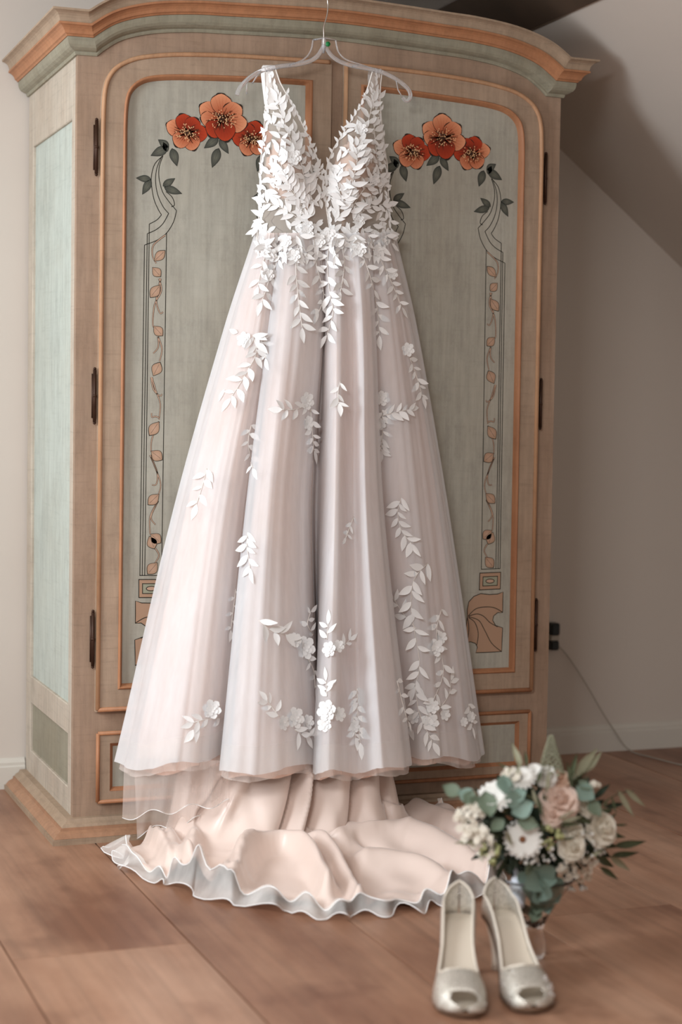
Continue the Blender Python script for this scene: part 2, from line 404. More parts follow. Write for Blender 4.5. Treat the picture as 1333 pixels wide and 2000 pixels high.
# ---- painted decoration (flat paint on the door panels)
YQ = YP-.0003
def c3(x, y): return (200+x/3.703, 150+y/3.703)
def c4(x, y): return (240+x/2.9, 430+y/2.9)
def w2(px, py): p = at(px, py, Y=YQ); return (p.x, p.z)
PC = {1: -.3068, -1: .319}                             # panel centre of left / right door
def to_local(pts, door=1): return [(x-PC[door], z) for x, z in pts]
class Paint:
    def __init__(s): s.v = []; s.f = []; s.c = []
    def poly(s, pts, y, col):
        n = len(s.v); s.v += [(x, y, z) for x, z in pts]; s.f.append(tuple(range(n, n+len(pts)))); s.c += [lin(col)]*len(pts)
    def fan(s, c, pts, y, cc, ce):
        n = len(s.v); s.v.append((c[0], y, c[1])); s.c.append(lin(cc)); m = len(pts)
        s.v += [(x, y, z) for x, z in pts]; s.c += [lin(ce)]*m; s.f += [(n, n+1+i, n+1+(i+1) % m) for i in range(m)]
    def line(s, pts, w, y, col, smooth=4, taper=0):
        P = cr(pts, smooth) if smooth and len(pts) > 2 else np.array(pts, float)
        T = np.gradient(P, axis=0); T /= (np.hypot(*T.T)[:, None]+1e-9); N = np.c_[-T[:, 1], T[:, 0]]; m = len(P); n = len(s.v)
        for i in range(m):
            ww = w/2*(1-taper*i/(m-1))
            for q in (P[i]+N[i]*ww, P[i]-N[i]*ww): s.v.append((q[0], y, q[1])); s.c.append(lin(col))
        s.f += [(n+2*i, n+2*i+1, n+2*i+3, n+2*i+2) for i in range(m-1)]
    def leaf(s, b, t, w, y, fill, edge, ow=.0011, fill2=None, belly=.45):
        b, t = np.array(b), np.array(t); d = t-b; L = np.hypot(*d); d /= L; nn = np.array([-d[1], d[0]])
        def shp(W, l0, l1, n=9):
            up = [b+d*(L*(l0+(l1-l0)*k/n))+nn*W*math.sin(math.pi*(k/n)**(.75 if belly < .5 else 1.1)) for k in range(n+1)]
            dn = [b+d*(L*(l0+(l1-l0)*k/n))-nn*W*math.sin(math.pi*(k/n)**(.75 if belly < .5 else 1.1)) for k in range(n-1, 0, -1)]
            return up+dn
        c = b+d*L*.5
        s.fan(c, shp(w/2+ow, -.03, 1.03), y, edge, edge); s.fan(c, shp(w/2, .02, .97), y-.0002, fill, fill2 or fill)
        s.line([b+d*L*.1, b+d*L*.85], ow*.6, y-.0003, edge, 0)
    def blob(s, c, rx, ry, y, cc, ce, a=0, n=14, wob=.06):
        c = np.array(c); ca, sa = math.cos(a), math.sin(a); pts = []
        for k in range(n):
            th = 2*math.pi*k/n; q = 1+wob*math.sin(3*th+a*5); x, z = rx*q*math.cos(th), ry*q*math.sin(th); pts.append(c+np.array([x*ca-z*sa, x*sa+z*ca]))
        s.fan(c, pts, y, cc, ce)
    def xf(s, fx, dx): return [(fx*x+dx, y*.3, z) for x, y, z in s.v]
    def emit(s, name, parent, fx, dx):
        return obj(name, (s.xf(fx, dx), s.f), m_vcol, parent, smooth=False, cols=s.c)
BLK = (40, 38, 32); LG = (104, 104, 92); LG2 = (68, 70, 64); PE = (188, 156, 134); PE2 = (172, 140, 116)
L3 = lambda pts: to_local([w2(*c3(*p)) for p in pts]); L4 = lambda pts: to_local([w2(*c4(*p)) for p in pts])
LP = lambda pts: to_local([w2(*p) for p in pts])
border = Paint(); lw = .0019
for pl in ([(440,570),(380,630),(355,720),(358,800),(375,890),(405,960),(428,998)], [(430,575),(395,660),(385,750),(400,850),(440,940),(480,988)], [(438,575),(412,650),(410,730),(435,830),(480,900),(537,968)],
           [(428,998),(395,1035),(340,1065)], [(480,988),(440,1060),(390,1105),(325,1135)], [(537,968),(515,1050),(465,1130),(400,1180),(305,1217)], [(460,830),(505,870),(522,925),(500,940)]):
    border.line(L3(pl), lw, 0, BLK)
def straight(a, b): border.line(LP([a, b]), lw, 0, BLK, 0)
for a, b in (((282.4,478.6),(273.4,1124)), ((287.8,456.5),(278,1124)), ((291.8,437.6),(282.8,1124)), ((325.6,455),(315.7,1124)), ((272.6,1124),(316.3,1124))): straight(a, b)
vine = Paint()
stems = [[(240,85),(175,140),(168,200),(190,245)], [(205,330),(218,400),(180,480),(170,590),(185,610)], [(200,660),(222,730),(208,800)], [(165,890),(185,960),(212,1040),(205,1130)],
  [(205,1140),(165,1240),(160,1310)], [(155,1330),(195,1430),(215,1500),(200,1560)], [(200,1590),(155,1680),(155,1780)], [(185,1860),(205,1900),(180,1945)],
  [(215,330),(190,450),(210,525),(228,520)], [(200,660),(200,720),(172,755)], [(160,890),(175,960),(210,995),(222,985)], [(210,1120),(185,1112),(165,1115),(163,1092)],
  [(160,1340),(195,1430),(190,1495),(165,1500)], [(200,1590),(160,1680),(185,1725)]]
for st in stems:
    vine.line(L4(st), .0046, 0, BLK, 5, .3)
for st in stems:
    vine.line(L4(st), .0024, -.0003, PE, 5, .3)
vl = [((178,232),(240,172),36),((168,268),(215,320),38),((212,368),(155,438),40),((175,600),(226,655),40),((172,882),(212,805),44),((205,1142),(150,1220),44),((160,1308),(224,1358),46),
      ((205,1552),(142,1612),42),((158,1778),(216,1828),46),((150,1790),(180,1862),44),((196,1940),(140,2005),46)]
for b, t, w in vl: (q0, q1) = L4([b, t]); vine.leaf(q0, q1, w/2.9/3405*4.55*1.3, -.0005, PE, BLK, .0012, PE2, .6)
orn = Paint()
def rect(a, b, c, d, y, col): orn.poly([a, b, c, d], y, col)
def R4(x0, y0, x1, y1): return LP([(x0, y0), (x1, y0), (x1, y1), (x0, y1)])
orn.poly(R4(270.6,1131,319.8,1168), 0, BLK); orn.poly(R4(272.3,1132.8,318,1166.2), -.0002, PE2); orn.poly(R4(277.8,1139.2,312.2,1160), -.0004, BLK)
orn.poly(R4(279.4,1140.8,310.6,1158.4), -.0005, (152,152,132)); cc = LP([(295.4,1149.5)])[0]
orn.blob(cc, .0138, .0068, -.0006, BLK, BLK, 0, 18, 0); orn.blob(cc, .0115, .0046, -.0008, PE, PE, 0, 18, 0)
def c5(x, y):
    p = at(840+x/5.127, 1050+y/5.127, Y=YQ); return (-(p.x)-PC[1]-.0, p.z)
def O5(pts): return [c5(*p) for p in pts]
outl = [(335,790),(335,720),(350,645),(400,590),(470,562),(560,572),(640,566),(695,545),(692,650),(690,752),(640,752),(600,785),(590,830),(620,882),(690,905),(684,1030),(680,1142),(550,1150),(420,1155),(436,1100),(418,1062),(370,1045),(320,1052),(318,950),(326,860)]
op = O5(outl); orn.poly(op, 0, PE2); orn.line(op+[op[0]], .0022, -.0002, BLK, 0)
for pl in ([(345,785),(420,715),(520,695),(610,705),(690,750)], [(345,790),(430,765),(500,790),(560,850),(640,895)], [(350,795),(450,830),(510,930),(580,1060),(675,1140)], [(345,800),(410,850),(445,960),(430,1080)], [(335,800),(345,850),(350,930),(335,1040)]):
    orn.line(O5(pl), .0021, -.0003, BLK, 4)
leafsets = [[((480,510),(405,455),52),((470,515),(352,570),60),((505,520),(540,645),60),((470,540),(440,470),40)], [((350,740),(245,732),44),((350,745),(290,850),50)], [((440,790),(525,735),44),((450,800),(575,845),50)]]
def fl_leaf(pn, b, t, w): (q0, q1) = L3([b, t]); pn.leaf(q0, q1, w/3.703/3405*4.6, -.0004, LG, (44,46,42), .0009, LG2)
centre_leaves = [((838,440),(738,515),58),((850,450),(912,555),52),((842,520),(795,655),62)]
def flower(c, R, spec, core):
    p = Paint(); c = np.array(c); cr_ = c+np.array(core)*R; rr = random.Random(int(c[0]*1e4)); lay = 0
    def ringblob(q, rx, a, layers, y):
        pts0 = [np.array([math.cos(2*math.pi*k/20)*(1+.07*math.sin(6*math.pi*k/20+a*3)), math.sin(2*math.pi*k/20)*(.9+.05*math.cos(8*math.pi*k/20+a))]) for k in range(20)]
        n = len(p.v)
        for f_, sh in ((1.0, 0), (.72, .06), (.4, .1)):
            for e in pts0: w = q+e*rx*f_+(cr_-q)*sh; p.v.append((w[0], y, w[1]))
        p.v.append((q[0], y, q[1]))
        def colr(w):                                     # paler to the petal tip, redder to the heart
            t = min(1, np.hypot(*(np.array(w)-cr_))/(R*1.25)); a_, b_ = layers; return lin(tuple(a_[k]*(1-t)+b_[k]*t for k in range(3)))
        p.c += [colr((v[0], v[2])) for v in p.v[n:]]
        for g in range(2):
            for k in range(20): b = (k+1) % 20; p.f.append((n+g*20+k, n+g*20+b, n+g*20+20+b, n+g*20+20+k))
        for k in range(20): p.f.append((n+40+k, n+40+(k+1) % 20, n+60))
    for (dx, dz, r, a, red) in spec:
        q = c+np.array([dx, dz])*R*.86; rp = r*R*1.22; lay += .00012
        p.blob(q, rp*1.045, rp*.95, -.0006-lay, (70, 34, 20), (60, 30, 20), a, 20, .05)
        out = (q-cr_)/np.hypot(*(q-cr_)); p.blob(q+out*rp*.62, rp*.52, rp*.46, -.00062-lay, (50, 34, 28), (44, 34, 28), a, 14, .1)
        ringblob(q, rp, a, ((112, 32, 16), (186, 66, 34)) if red else ((150, 66, 38), (222, 152, 114)), -.00068-lay)
        for k in (-.6, -.2, .2, .6):
            e = q+out*rp*.7+np.array([-out[1], out[0]])*rp*k; p.line([cr_, (cr_+e)/2+(q-cr_)*.05, e], .0011, -.00072-lay, (176, 78, 42) if not red else (140, 36, 18), 3, .85)
    y0 = -.0009-lay
    for k in range(80):
        th = rr.uniform(0, 6.28); ra = rr.uniform(.3, .9)*R; q = cr_+np.array([math.cos(th)*ra, math.sin(th)*ra*.7]); p.line([cr_, q], .0019, y0, (92, 42, 22), 0, .4)
    p.blob(cr_, R*.20, R*.12, y0-.0001, (44, 26, 16), (70, 36, 18), .3, 12, .12)
    for k in range(60):
        th = rr.uniform(0, 6.28); ra = rr.uniform(.12, .72)*R; q = cr_+np.array([math.cos(th)*ra, math.sin(th)*ra*.70]); p.blob(q, .0013, .0019, y0-.0002, (240, 200, 156), (226, 176, 128), 0, 6, 0)
    return p
top_spec = [(-.78,.35,.42,.3,0),(-.72,-.12,.38,0,0),(-.05,.80,.44,0,0),(.66,.42,.42,-.4,0),(.92,-.22,.40,.2,0),(-.42,-.62,.40,.2,1),(.18,-.70,.44,0,1)]
side_spec = [(-.85,.22,.42,.2,0),(-.22,.62,.42,.2,1),(.34,.52,.38,.4,1),(.78,-.02,.44,.2,1),(.28,-.62,.42,0,0),(-.42,-.52,.42,.2,0)]
Rpx = 37/3405*4.6
for s, d in zip((1, -1), doors):
    for fx in ((1, -1) if s == 1 else (-1, 1)):        # outer strip first, then its mirror near the seam
        dx = PC[s]
        for nm, pn in (('painted_border', border), ('painted_vine', vine), ('painted_ornament', orn)):
            o = pn.emit(nm, d, fx, dx); o.data.transform(Matrix.Translation((0, YQ, 0)))
        for ls in leafsets:
            for b, t, w in ls:
                pn = Paint(); fl_leaf(pn, b, t, w); o = pn.emit('painted_leaf', d, fx, dx); o.data.transform(Matrix.Translation((0, YQ, 0)))
    ctr = {1: ((433.6,231), (366,258), (492,270)), -1: ((865.4,268), (806,296), (921,299))}[s]
    for i, c in enumerate(ctr):
        q = w2(*c); r = Rpx*(1.02 if i == 0 else .88)
        sp = top_spec if i == 0 else (side_spec if i == 1 else [(-a, b, r_, an, rd) for a, b, r_, an, rd in side_spec])
        pn = flower(q, r, sp, (0, -.05)); o = obj('painted_flower', ([(x, y*.3, z) for x, y, z in pn.v], pn.f), m_vcol, d, smooth=False, cols=pn.c); o.data.transform(Matrix.Translation((0, YQ-.0008*(i == 0), 0)))
    base_c = L3([(842,450)])[0]; tgt = w2(*ctr[0])
    for b, t, w in centre_leaves:
        pn = Paint(); fl_leaf(pn, b, t, w); o = pn.emit('painted_leaf', d, 1, PC[s]); off = tgt[0]-w2(*ctr[0])[0] if s == 1 else tgt[0]-(w2(433.6, 231)[0]-PC[1]+PC[-1])
        o.data.transform(Matrix.Translation((off, YQ, tgt[1]-w2(433.6, 231)[1])))
rebase(wr)

# ------------------------------------------------------------------ wedding dress
m_tulle = sheer('white_tulle', (248, 251, 255), .50, transl=.12, weave=.10)
m_tulle2 = sheer('blush_tulle', (248, 234, 226), .30, transl=.15, weave=.05)
m_net = sheer('bodice_net', (236, 224, 214), .40, transl=.2)
m_edge = sheer('horsehair_edge', (252, 248, 244), .45, transl=.12, weave=.18); m_band = sheer('hem_band_tulle', (250, 246, 242), .16, transl=.3)
def satin_mat(name, c):
    m, t, b = nt(name); b.inputs['Base Color'].default_value = lin(c); b.inputs['Roughness'].default_value = .33
    b.inputs['Specular IOR Level'].default_value = .7; b.inputs['Sheen Weight'].default_value = .35; b.inputs['Sheen Roughness'].default_value = .3
    n = noise(t, 500, (1, 1, 1), 2); bump(t, b, n, .05, .0005); return m
m_satin = satin_mat('blush_satin', (236, 200, 182)); m_train = satin_mat('train_satin', (232, 212, 201)); m_cup = satin_mat('nude_cup', (222, 192, 176))
m_lace = plain('white_lace', (250, 249, 248), .42, spec=.5, nz=.06, nscale=300, sheen=.3)
m_cord = plain('lace_cord', (232, 226, 220), .6)
dress = empty('wedding_dress', (-.05, -.2, 0), 'white and blush tulle wedding dress with lace leaves and satin train, hanging before the wardrobe', 'dress')
T = [  # px x at y=470/640/1000/hem, hem y, Y at the four stations
 (520,470,385,290,1485,-.05,-.05,-.05,-.05), (507,449,352,243,1497,-.09,-.09,-.11,-.14), (512,470,385,305,1499,-.125,-.145,-.19,-.27),
 (525,500,430,370,1488,-.14,-.175,-.225,-.31), (538,526,468,422,1480,-.14,-.165,-.20,-.26), (548,540,492,462,1470,-.135,-.14,-.15,-.17),
 (550,524,480,428,1507,-.145,-.17,-.23,-.33), (572,556,520,488,1509,-.155,-.205,-.28,-.39), (600,598,564,562,1502,-.155,-.20,-.26,-.37),
 (622,628,602,620,1488,-.15,-.165,-.2,-.27), (632,634,618,626,1468,-.145,-.135,-.13,-.15), (638,638,634,612,1505,-.15,-.17,-.22,-.33),
 (655,662,658,648,1508,-.155,-.205,-.28,-.40), (675,688,690,698,1506,-.15,-.18,-.225,-.33), (698,710,716,748,1504,-.155,-.205,-.27,-.40),
 (722,734,750,804,1490,-.145,-.17,-.22,-.31), (730,728,744,782,1475,-.135,-.13,-.13,-.16), (742,765,800,838,1480,-.13,-.145,-.18,-.22),
 (754,790,838,888,1482,-.115,-.125,-.15,-.19), (763,806,870,935,1482,-.085,-.09,-.10,-.12), (752,785,830,885,1470,-.05,-.05,-.05,-.05)]
def skirt(tab, inset=0.0, dpy=0, ybias=0.0, ripple=.003, nr=64, seed=1, foldk=1.0, ext=0):
    st = []
    for r in tab:
        pys = [455, 640, 1000, r[4]+dpy]
        row = []
        for k in range(4):
            Y = r[5+k]; Y = -.16+(Y+.16)*foldk*(1.18 if Y < -.19 else 1.0) if k > 1 else Y
            px = r[k]; cxp = 638; px = cxp+(px-cxp)*(1-inset)
            p = at(px, pys[k], Y=min(Y+ybias*(.4+.2*k), -.035)); row.append(p[:])
        st.append(row)
    st = np.array(st)                                   # cols x 4 x 3
    rows = []
    for k in range(4): rows.append(cr(st[:, k], 10, closed=True))
    rows = np.array(rows); n = rows.shape[1]
    prm = np.array([0, .18, .53, 1.0]); vv = np.linspace(0, 1, nr)
    # monotone smooth interpolation through stations
    P = np.zeros((nr, n, 3)); R_ = cr(np.arange(4)[:, None].astype(float), 1)
    for i, v in enumerate(vv):
        k = min(2, int(np.searchsorted(prm, v, side='right')-1)); t = (v-prm[k])/(prm[k+1]-prm[k])
        def tang(j):
            if j == 0: return (rows[1]-rows[0])/(prm[1]-prm[0])
            if j == 3: return (rows[3]-rows[2])/(prm[3]-prm[2])
            return (rows[j+1]-rows[j-1])/(prm[j+1]-prm[j-1])
        h = prm[k+1]-prm[k]; m0, m1 = tang(k)*h, tang(k+1)*h
        P[i] = (2*t**3-3*t*t+1)*rows[k]+(t**3-2*t*t+t)*m0+(-2*t**3+3*t*t)*rows[k+1]+(t**3-t*t)*m1
    rs = np.random.default_rng(seed); ph = rs.uniform(0, 6.28, 6); s = np.arange(n)/n*2*math.pi
    for i, v in enumerate(vv):
        a = ripple*(.3+v); P[i, :, 1] -= a*(np.sin(37*s+ph[0]+v)+.7*np.sin(61*s+ph[1]-v*1.5)+.5*np.sin(89*s+ph[2]))*.6
        P[i, :, 1] = np.minimum(P[i, :, 1], -.024)
        if v > .9: P[i, :, 2] += (v-.9)*10*.006*np.sin(11*s+ph[3])
    return P
Pout = skirt(T, ripple=.0035); Pmid = skirt(T, .025, 14, .012, .005, seed=4, foldk=.9); Pin = skirt(T, .085, 10, .04, .002, seed=9, foldk=.75)
o_t1 = obj('outer_tulle_skirt', grid(Pout, True), m_tulle, dress); tag(o_t1, 'sheer white outer tulle layer')
o_t2 = obj('inner_tulle_skirt', grid(Pmid, True), m_tulle2, dress); tag(o_t2, 'sheer blush inner tulle layer')
o_t3 = obj('satin_skirt', grid(Pin, True), m_satin, dress); tag(o_t3, 'opaque blush satin lining')
# hem bands
for P, m in ((Pout, m_band), (Pmid, m_band)):
    hb = P[-4:].copy(); hb[:, :, 1] -= .0012; obj('hem_band', grid(hb, True), m, dress)
# bodice halves
LB = [(133,518,538),(160,519,547),(200,519,569),(240,517,590),(290,512,612),(325,508,626),(350,508,631),(400,507,637),(440,505,643),(475,501,648)]
RB = [(140,747,728),(165,744,721),(200,743,708),(240,746,684),(290,752,652),(320,757,640),(345,758,636),(400,760,638),(440,763,643),(478,771,646)]
def bod(tab, side, nu=22, nv=60, push=0.0, s0=0, s1=1, p0=None, p1=None):
    tab = np.array(tab, float); rows = []
    y0, y1 = (p0 or tab[0, 0]), (p1 or tab[-1, 0])
    for py in np.linspace(y0, y1, nv):
        o = np.interp(py, tab[:, 0], tab[:, 1]); i = np.interp(py, tab[:, 0], tab[:, 2]); row = []
        g = math.exp(-((py-318)/62)**2)
        wst = min(1, max(0, (py-180)/200))
        for s in np.linspace(s0, s1, nu):              # 0 outer, 1 inner
            px = o+(i-o)*s
            yo = -.085-.0*wst; yi = -.10-.035*wst
            Y = yo+(yi-yo)*math.sin(s*math.pi/2)-.062*g*math.sin(math.pi*min(1, s*1.05))**1.2-.012*wst*math.sin(math.pi*s)
            row.append(at(px, py, Y=Y+push)[:])
        rows.append(row)
    return np.array(rows)
bl, br = bod(LB, -1), bod(RB, 1)
o_b1 = obj('bodice', grid(bl), m_net, dress); o_b2 = obj('bodice', grid(br), m_net, dress)
for o in (o_b1, o_b2): tag(o, 'sheer nude net half of the plunging bodice')
for tab, sd in ((LB, 0), (RB, 1)):
    c = bod(tab, sd, 16, 26, .006, .10, .88, 268, 388)
    # round off the cup outline
    R_, C_ = c.shape[:2]; uu = np.linspace(-1, 1, C_); vv_ = np.linspace(-1, 1, R_); V, F = grid(c); 
    keep = [q for k, q in enumerate(F) if abs(uu[k % (C_-1)])**2.4+abs(vv_[k//(C_-1)])**2.4 < 1.1]
    obj('cup', (V, keep), m_cup, dress)
def edge_tube(P, r, nm='trim_cord'): return obj(nm, tube([tuple(p) for p in P], r, 6), m_cord, dress)
for P in (bl, br): edge_tube(P[:-3, -1], .0018); edge_tube(P[:, 0], .0015)
# shoulder loops over the hanger
for P, in ((bl,), (br,)):
    a = P[0, 0]; b = P[0, -1]; rows = []
    for k in range(9):
        th = math.pi*k/8; rows.append([tuple(np.array(q)+np.array([0, .016*(1-math.cos(th)), .012*math.sin(th)-.002])) for q in (a, (a+b)/2, b)])
    for k in range(6): rows.append([tuple(np.array(q)+np.array([.002*k, .032, -.014*(k+1)])) for q in (a, (a+b)/2, b)])
    obj('shoulder_strap', grid(rows), m_lace, dress)

# ---- train
def spline_grid(ctrl, nu, nv):                         # ctrl[col][row] -> smooth grid rows x cols
    C = np.array(ctrl, float); A = np.array([cr(c, nv) for c in C]); A = A.transpose(1, 0, 2)
    return np.array([cr(r, nu) for r in A])
E_ = [(-.575,-.20),(-.598,-.26),(-.585,-.36),(-.55,-.47),(-.495,-.59),(-.395,-.716),(-.313,-.80),(-.232,-.85),(-.119,-.845),(-.017,-.83),(.09,-.775),(.19,-.66),(.28,-.50),(.335,-.34),(.345,-.20),(.31,-.09)]
F_ = [(-.46,-.12),(-.47,-.18),(-.46,-.24),(-.42,-.30),(-.36,-.36),(-.30,-.39),(-.24,-.40),(-.18,-.40),(-.11,-.40),(-.05,-.39),(.01,-.375),(.06,-.35),(.10,-.31),(.13,-.26),(.15,-.20),(.16,-.12)]
T_ = [(-.38,-.075),(-.38,-.08),(-.37,-.09),(-.34,-.10),(-.30,-.11),(-.27,-.12),(-.23,-.12),(-.18,-.12),(-.13,-.12),(-.08,-.12),(-.03,-.12),(.02,-.12),(.06,-.11),(.09,-.10),(.10,-.09),(.10,-.08)]
ctrl = []
for (tx, ty), (fx, fy), (ex, ey) in zip(T_, F_, E_):
    q = lambda a: (fx+(ex-fx)*a, fy+(ey-fy)*a)
    m_ = q(.12); n_ = q(.45); p_ = q(.8)
    ctrl.append([(tx, ty, .34), (tx*.55+fx*.45, ty*.55+fy*.45, .20), (tx*.15+fx*.85, ty*.15+fy*.85, .065), (m_[0], m_[1], .022), (n_[0], n_[1], .014), (p_[0], p_[1], .010), (ex, ey, .012)])
G_ = spline_grid(ctrl, 16, 14); nr, nc = G_.shape[:2]
def vnoise(x, y, seed):
    r = np.random.default_rng(seed).uniform(-1, 1, (64, 64)); xi = np.floor(x).astype(int); yi = np.floor(y).astype(int); fx = x-xi; fy = y-yi
    fx = fx*fx*(3-2*fx); fy = fy*fy*(3-2*fy); g = lambda a, b: r[a % 64, b % 64]
    return (g(xi, yi)*(1-fx)+g(xi+1, yi)*fx)*(1-fy)+(g(xi, yi+1)*(1-fx)+g(xi+1, yi+1)*fx)*fy
U, Vv = np.meshgrid(np.linspace(0, 1, nc), np.linspace(0, 1, nr))
Gd = G_-np.array(CAM[:]); kk = Gd @ np.array(fwd[:]); GPX = 666.5+FPX*(Gd @ np.array(RT[:]))/kk; GPY = 1000-FPX*(Gd @ np.array(UP[:]))/kk
def crease(pts, w, a, w1=None):                        # a fold that follows a polyline across the cloth
    q = cr(np.array(pts, float), 5); best = np.full(U.shape, 1e9); tt = np.zeros_like(U)
    for i in range(len(q)-1):
        d = q[i+1]-q[i]; t = np.clip(((GPX-q[i, 0])*d[0]+(GPY-q[i, 1])*d[1]*1.0)/(d@d), 0, 1); D = np.hypot(GPX-q[i, 0]-t*d[0], (GPY-q[i, 1]-t*d[1])*1.5)
        m = D < best; best = np.where(m, D, best); tt = np.where(m, (i+t)/(len(q)-1), tt)
    ww = w+((w1 or w)-w)*tt; return a*np.exp(-(best/ww)**2)
vert = np.clip((.50-Vv)/.25, 0, 1); flo = 1-vert
dY = np.zeros_like(U); dZ = np.zeros_like(U)
for pts, w, a, w1 in (([(470,1500),(430,1580),(400,1660)],22,.035,26), ([(540,1500),(520,1600),(490,1660)],36,.030,40), ([(600,1500),(590,1570),(575,1640)],9,.045,14), ([(655,1500),(650,1570),(640,1640)],30,.045,26),
        ([(722,1500),(720,1560),(735,1620)],22,.035,24), ([(775,1500),(785,1560),(810,1610)],20,.030,22), ([(300,1560),(300,1640)],20,.03,22)):
    dY -= vert*crease(pts, w, a, w1)
for pts, w, a, w1 in (([(578,1500),(565,1570),(545,1640)],7,.04,9), ([(612,1500),(605,1580),(600,1640)],7,.05,7), ([(694,1500),(690,1570),(688,1630)],7,.05,9), ([(745,1500),(752,1560),(768,1620)],7,.045,8), ([(440,1520),(395,1600),(385,1650)],7,.05,8)):
    dY += vert*crease(pts, w, a, w1)
for pts, w, a, w1 in (([(452,1752),(490,1690),(545,1662),(600,1690),(640,1752)],20,.050,16), ([(388,1570),(382,1640),(372,1710)],16,.040,20), ([(330,1640),(345,1690),(390,1735)],18,.035,14), ([(270,1630),(300,1650),(330,1700)],12,.03,12),
        ([(655,1650),(740,1632),(830,1655),(930,1705)],30,.040,24), ([(760,1585),(850,1612),(950,1668)],16,.035,18), ([(600,1640),(650,1690),(705,1768)],16,.035,14), ([(720,1690),(800,1700),(880,1740)],22,.030,20), ([(500,1640),(470,1690),(430,1740)],18,.03,14),
        ([(800,1560),(870,1600),(930,1640)],10,.02,10)):
    dZ += (.25+.75*flo)*crease(pts, w, a*1.2, w1)
for pts, w, a, w1 in (([(560,1640),(640,1650),(680,1700),(715,1765)],8,-.030,10), ([(700,1655),(760,1680),(860,1700)],10,-.016,12), ([(690,1618),(760,1612),(840,1630),(930,1672)],7,-.022,8), ([(400,1690),(440,1700),(455,1730)],9,-.025,9)):
    dZ += flo*crease(pts, w, a, w1)
dZ += flo*(.010*vnoise(U*10, Vv*7, 3)+.005*vnoise(U*26, Vv*14, 5)+.006)
dY += vert*.006*vnoise(U*30, Vv*5, 6)
# ruffled rim
rim = np.clip((Vv-.86)/.14, 0, 1)**1.3
wv = (np.sin(U*66+3*np.sin(U*17))+.7*np.sin(U*113+1.3+2*np.sin(U*31)))*(.45+.9*np.abs(vnoise(U*13, Vv*0, 8)))
dZ += rim*(.014+.020*wv); dY += rim*.014*np.sin(U*98+.8+2*np.sin(U*23))
G2 = G_.copy(); G2[:, :, 1] += dY; G2[:, :, 2] += dZ
G2[:, :, 2] = np.where(G2[:, :, 2] < .006, .004+.3*np.maximum(0, .002), G2[:, :, 2]); G2[:, :, 1] = np.where(G2[:, :, 2] < .1, np.minimum(G2[:, :, 1], -.07), np.minimum(G2[:, :, 1], -.05))
o_tr = obj('train', grid(G2), m_train, dress); tag(o_tr, 'blush satin train spread over the floor')
sm = o_tr.modifiers.new('thick', 'SOLIDIFY'); sm.thickness = .0012
# tulle rim beyond the satin edge
ed = G2[-1]; ein = G2[-6]; dirv = ed-G_[-12]; dirv[:, 2] = 0; dirv /= np.linalg.norm(dirv, axis=1)[:, None]+1e-9
rows = []; uu = np.linspace(0, 1, nc)
for k, w in enumerate(np.linspace(-.012, .040, 8)):
    f_ = max(0, w/.040); q = ed+dirv*(w*(.45+.55*np.abs(vnoise(uu*17, uu*0, 12))*1.6))[:, None]
    q = q+dirv*(f_*(.012*np.sin(uu*90+3*np.sin(uu*14))+.010*np.sin(uu*47+1)+.006*np.sin(uu*190)))[:, None]
    q[:, 2] = np.maximum(.003, ed[:, 2]*(1-f_)+.0015+f_*(.008+.010*np.sin(uu*131+k*.2)+.006*np.sin(uu*61)))
    q[:, 1] = np.minimum(q[:, 1], -.075); rows.append(q)
o_rim = obj('train_tulle_edge', grid(np.array(rows)), m_edge, dress); tag(o_rim, 'crinkled sheer white edge of the train')
obj('train_piping', tube([tuple(p+np.array([0, 0, .0008])) for p in rows[-1]], .0013, 5), m_lace, dress)
obj('train_piping', tube([tuple(p+np.array([0, 0, .001])) for p in ed], .0016, 5), m_lace, dress)
# sheer side panel of the under-skirt that reaches the floor at the left
rows = []
for v in np.linspace(0, 1, 18):
    row = []
    for u in np.linspace(0, 1, 50):
        px = (243+u*200)+(-4+u*8)*v; py = 1485+v*(112-30*u+7*math.sin(u*17))
        Y = -.12-.20*math.sin(u*1.9)+.012*math.sin(u*26+v*2)*(.4+v)
        row.append(at(px, py, Y=min(Y, -.075))[:])
    rows.append(row)
ot = obj('tulle_underskirt', grid(np.array(rows)), m_tulle2, dress); tag(ot, 'sheer blush tulle falling to the floor at the left')
rows2 = []
for v in np.linspace(0, 1, 18):
    row = []
    for u in np.linspace(0, 1, 50):
        px = (262+u*170)+(6+u*2)*v; py = 1480+v*(150-40*u+9*math.sin(u*13+2))
        Y = -.10-.15*math.sin(u*1.9)+.012*math.sin(u*21+v*3+1)*(.4+v)
        p = at(px, py, Y=min(Y, -.072)); p.z = max(p.z, .004+.01*u); row.append(p[:])
    rows2.append(row)
obj('tulle_underskirt', grid(np.array(rows2)), m_tulle2, dress)
obj('hem_piping', tube([tuple(p) for p in np.array(rows)[-1]], .0011, 5), m_lace, dress)
obj('hem_piping', tube([tuple(p) for p in np.array(rows2)[-1]], .0011, 5), m_lace, dress)

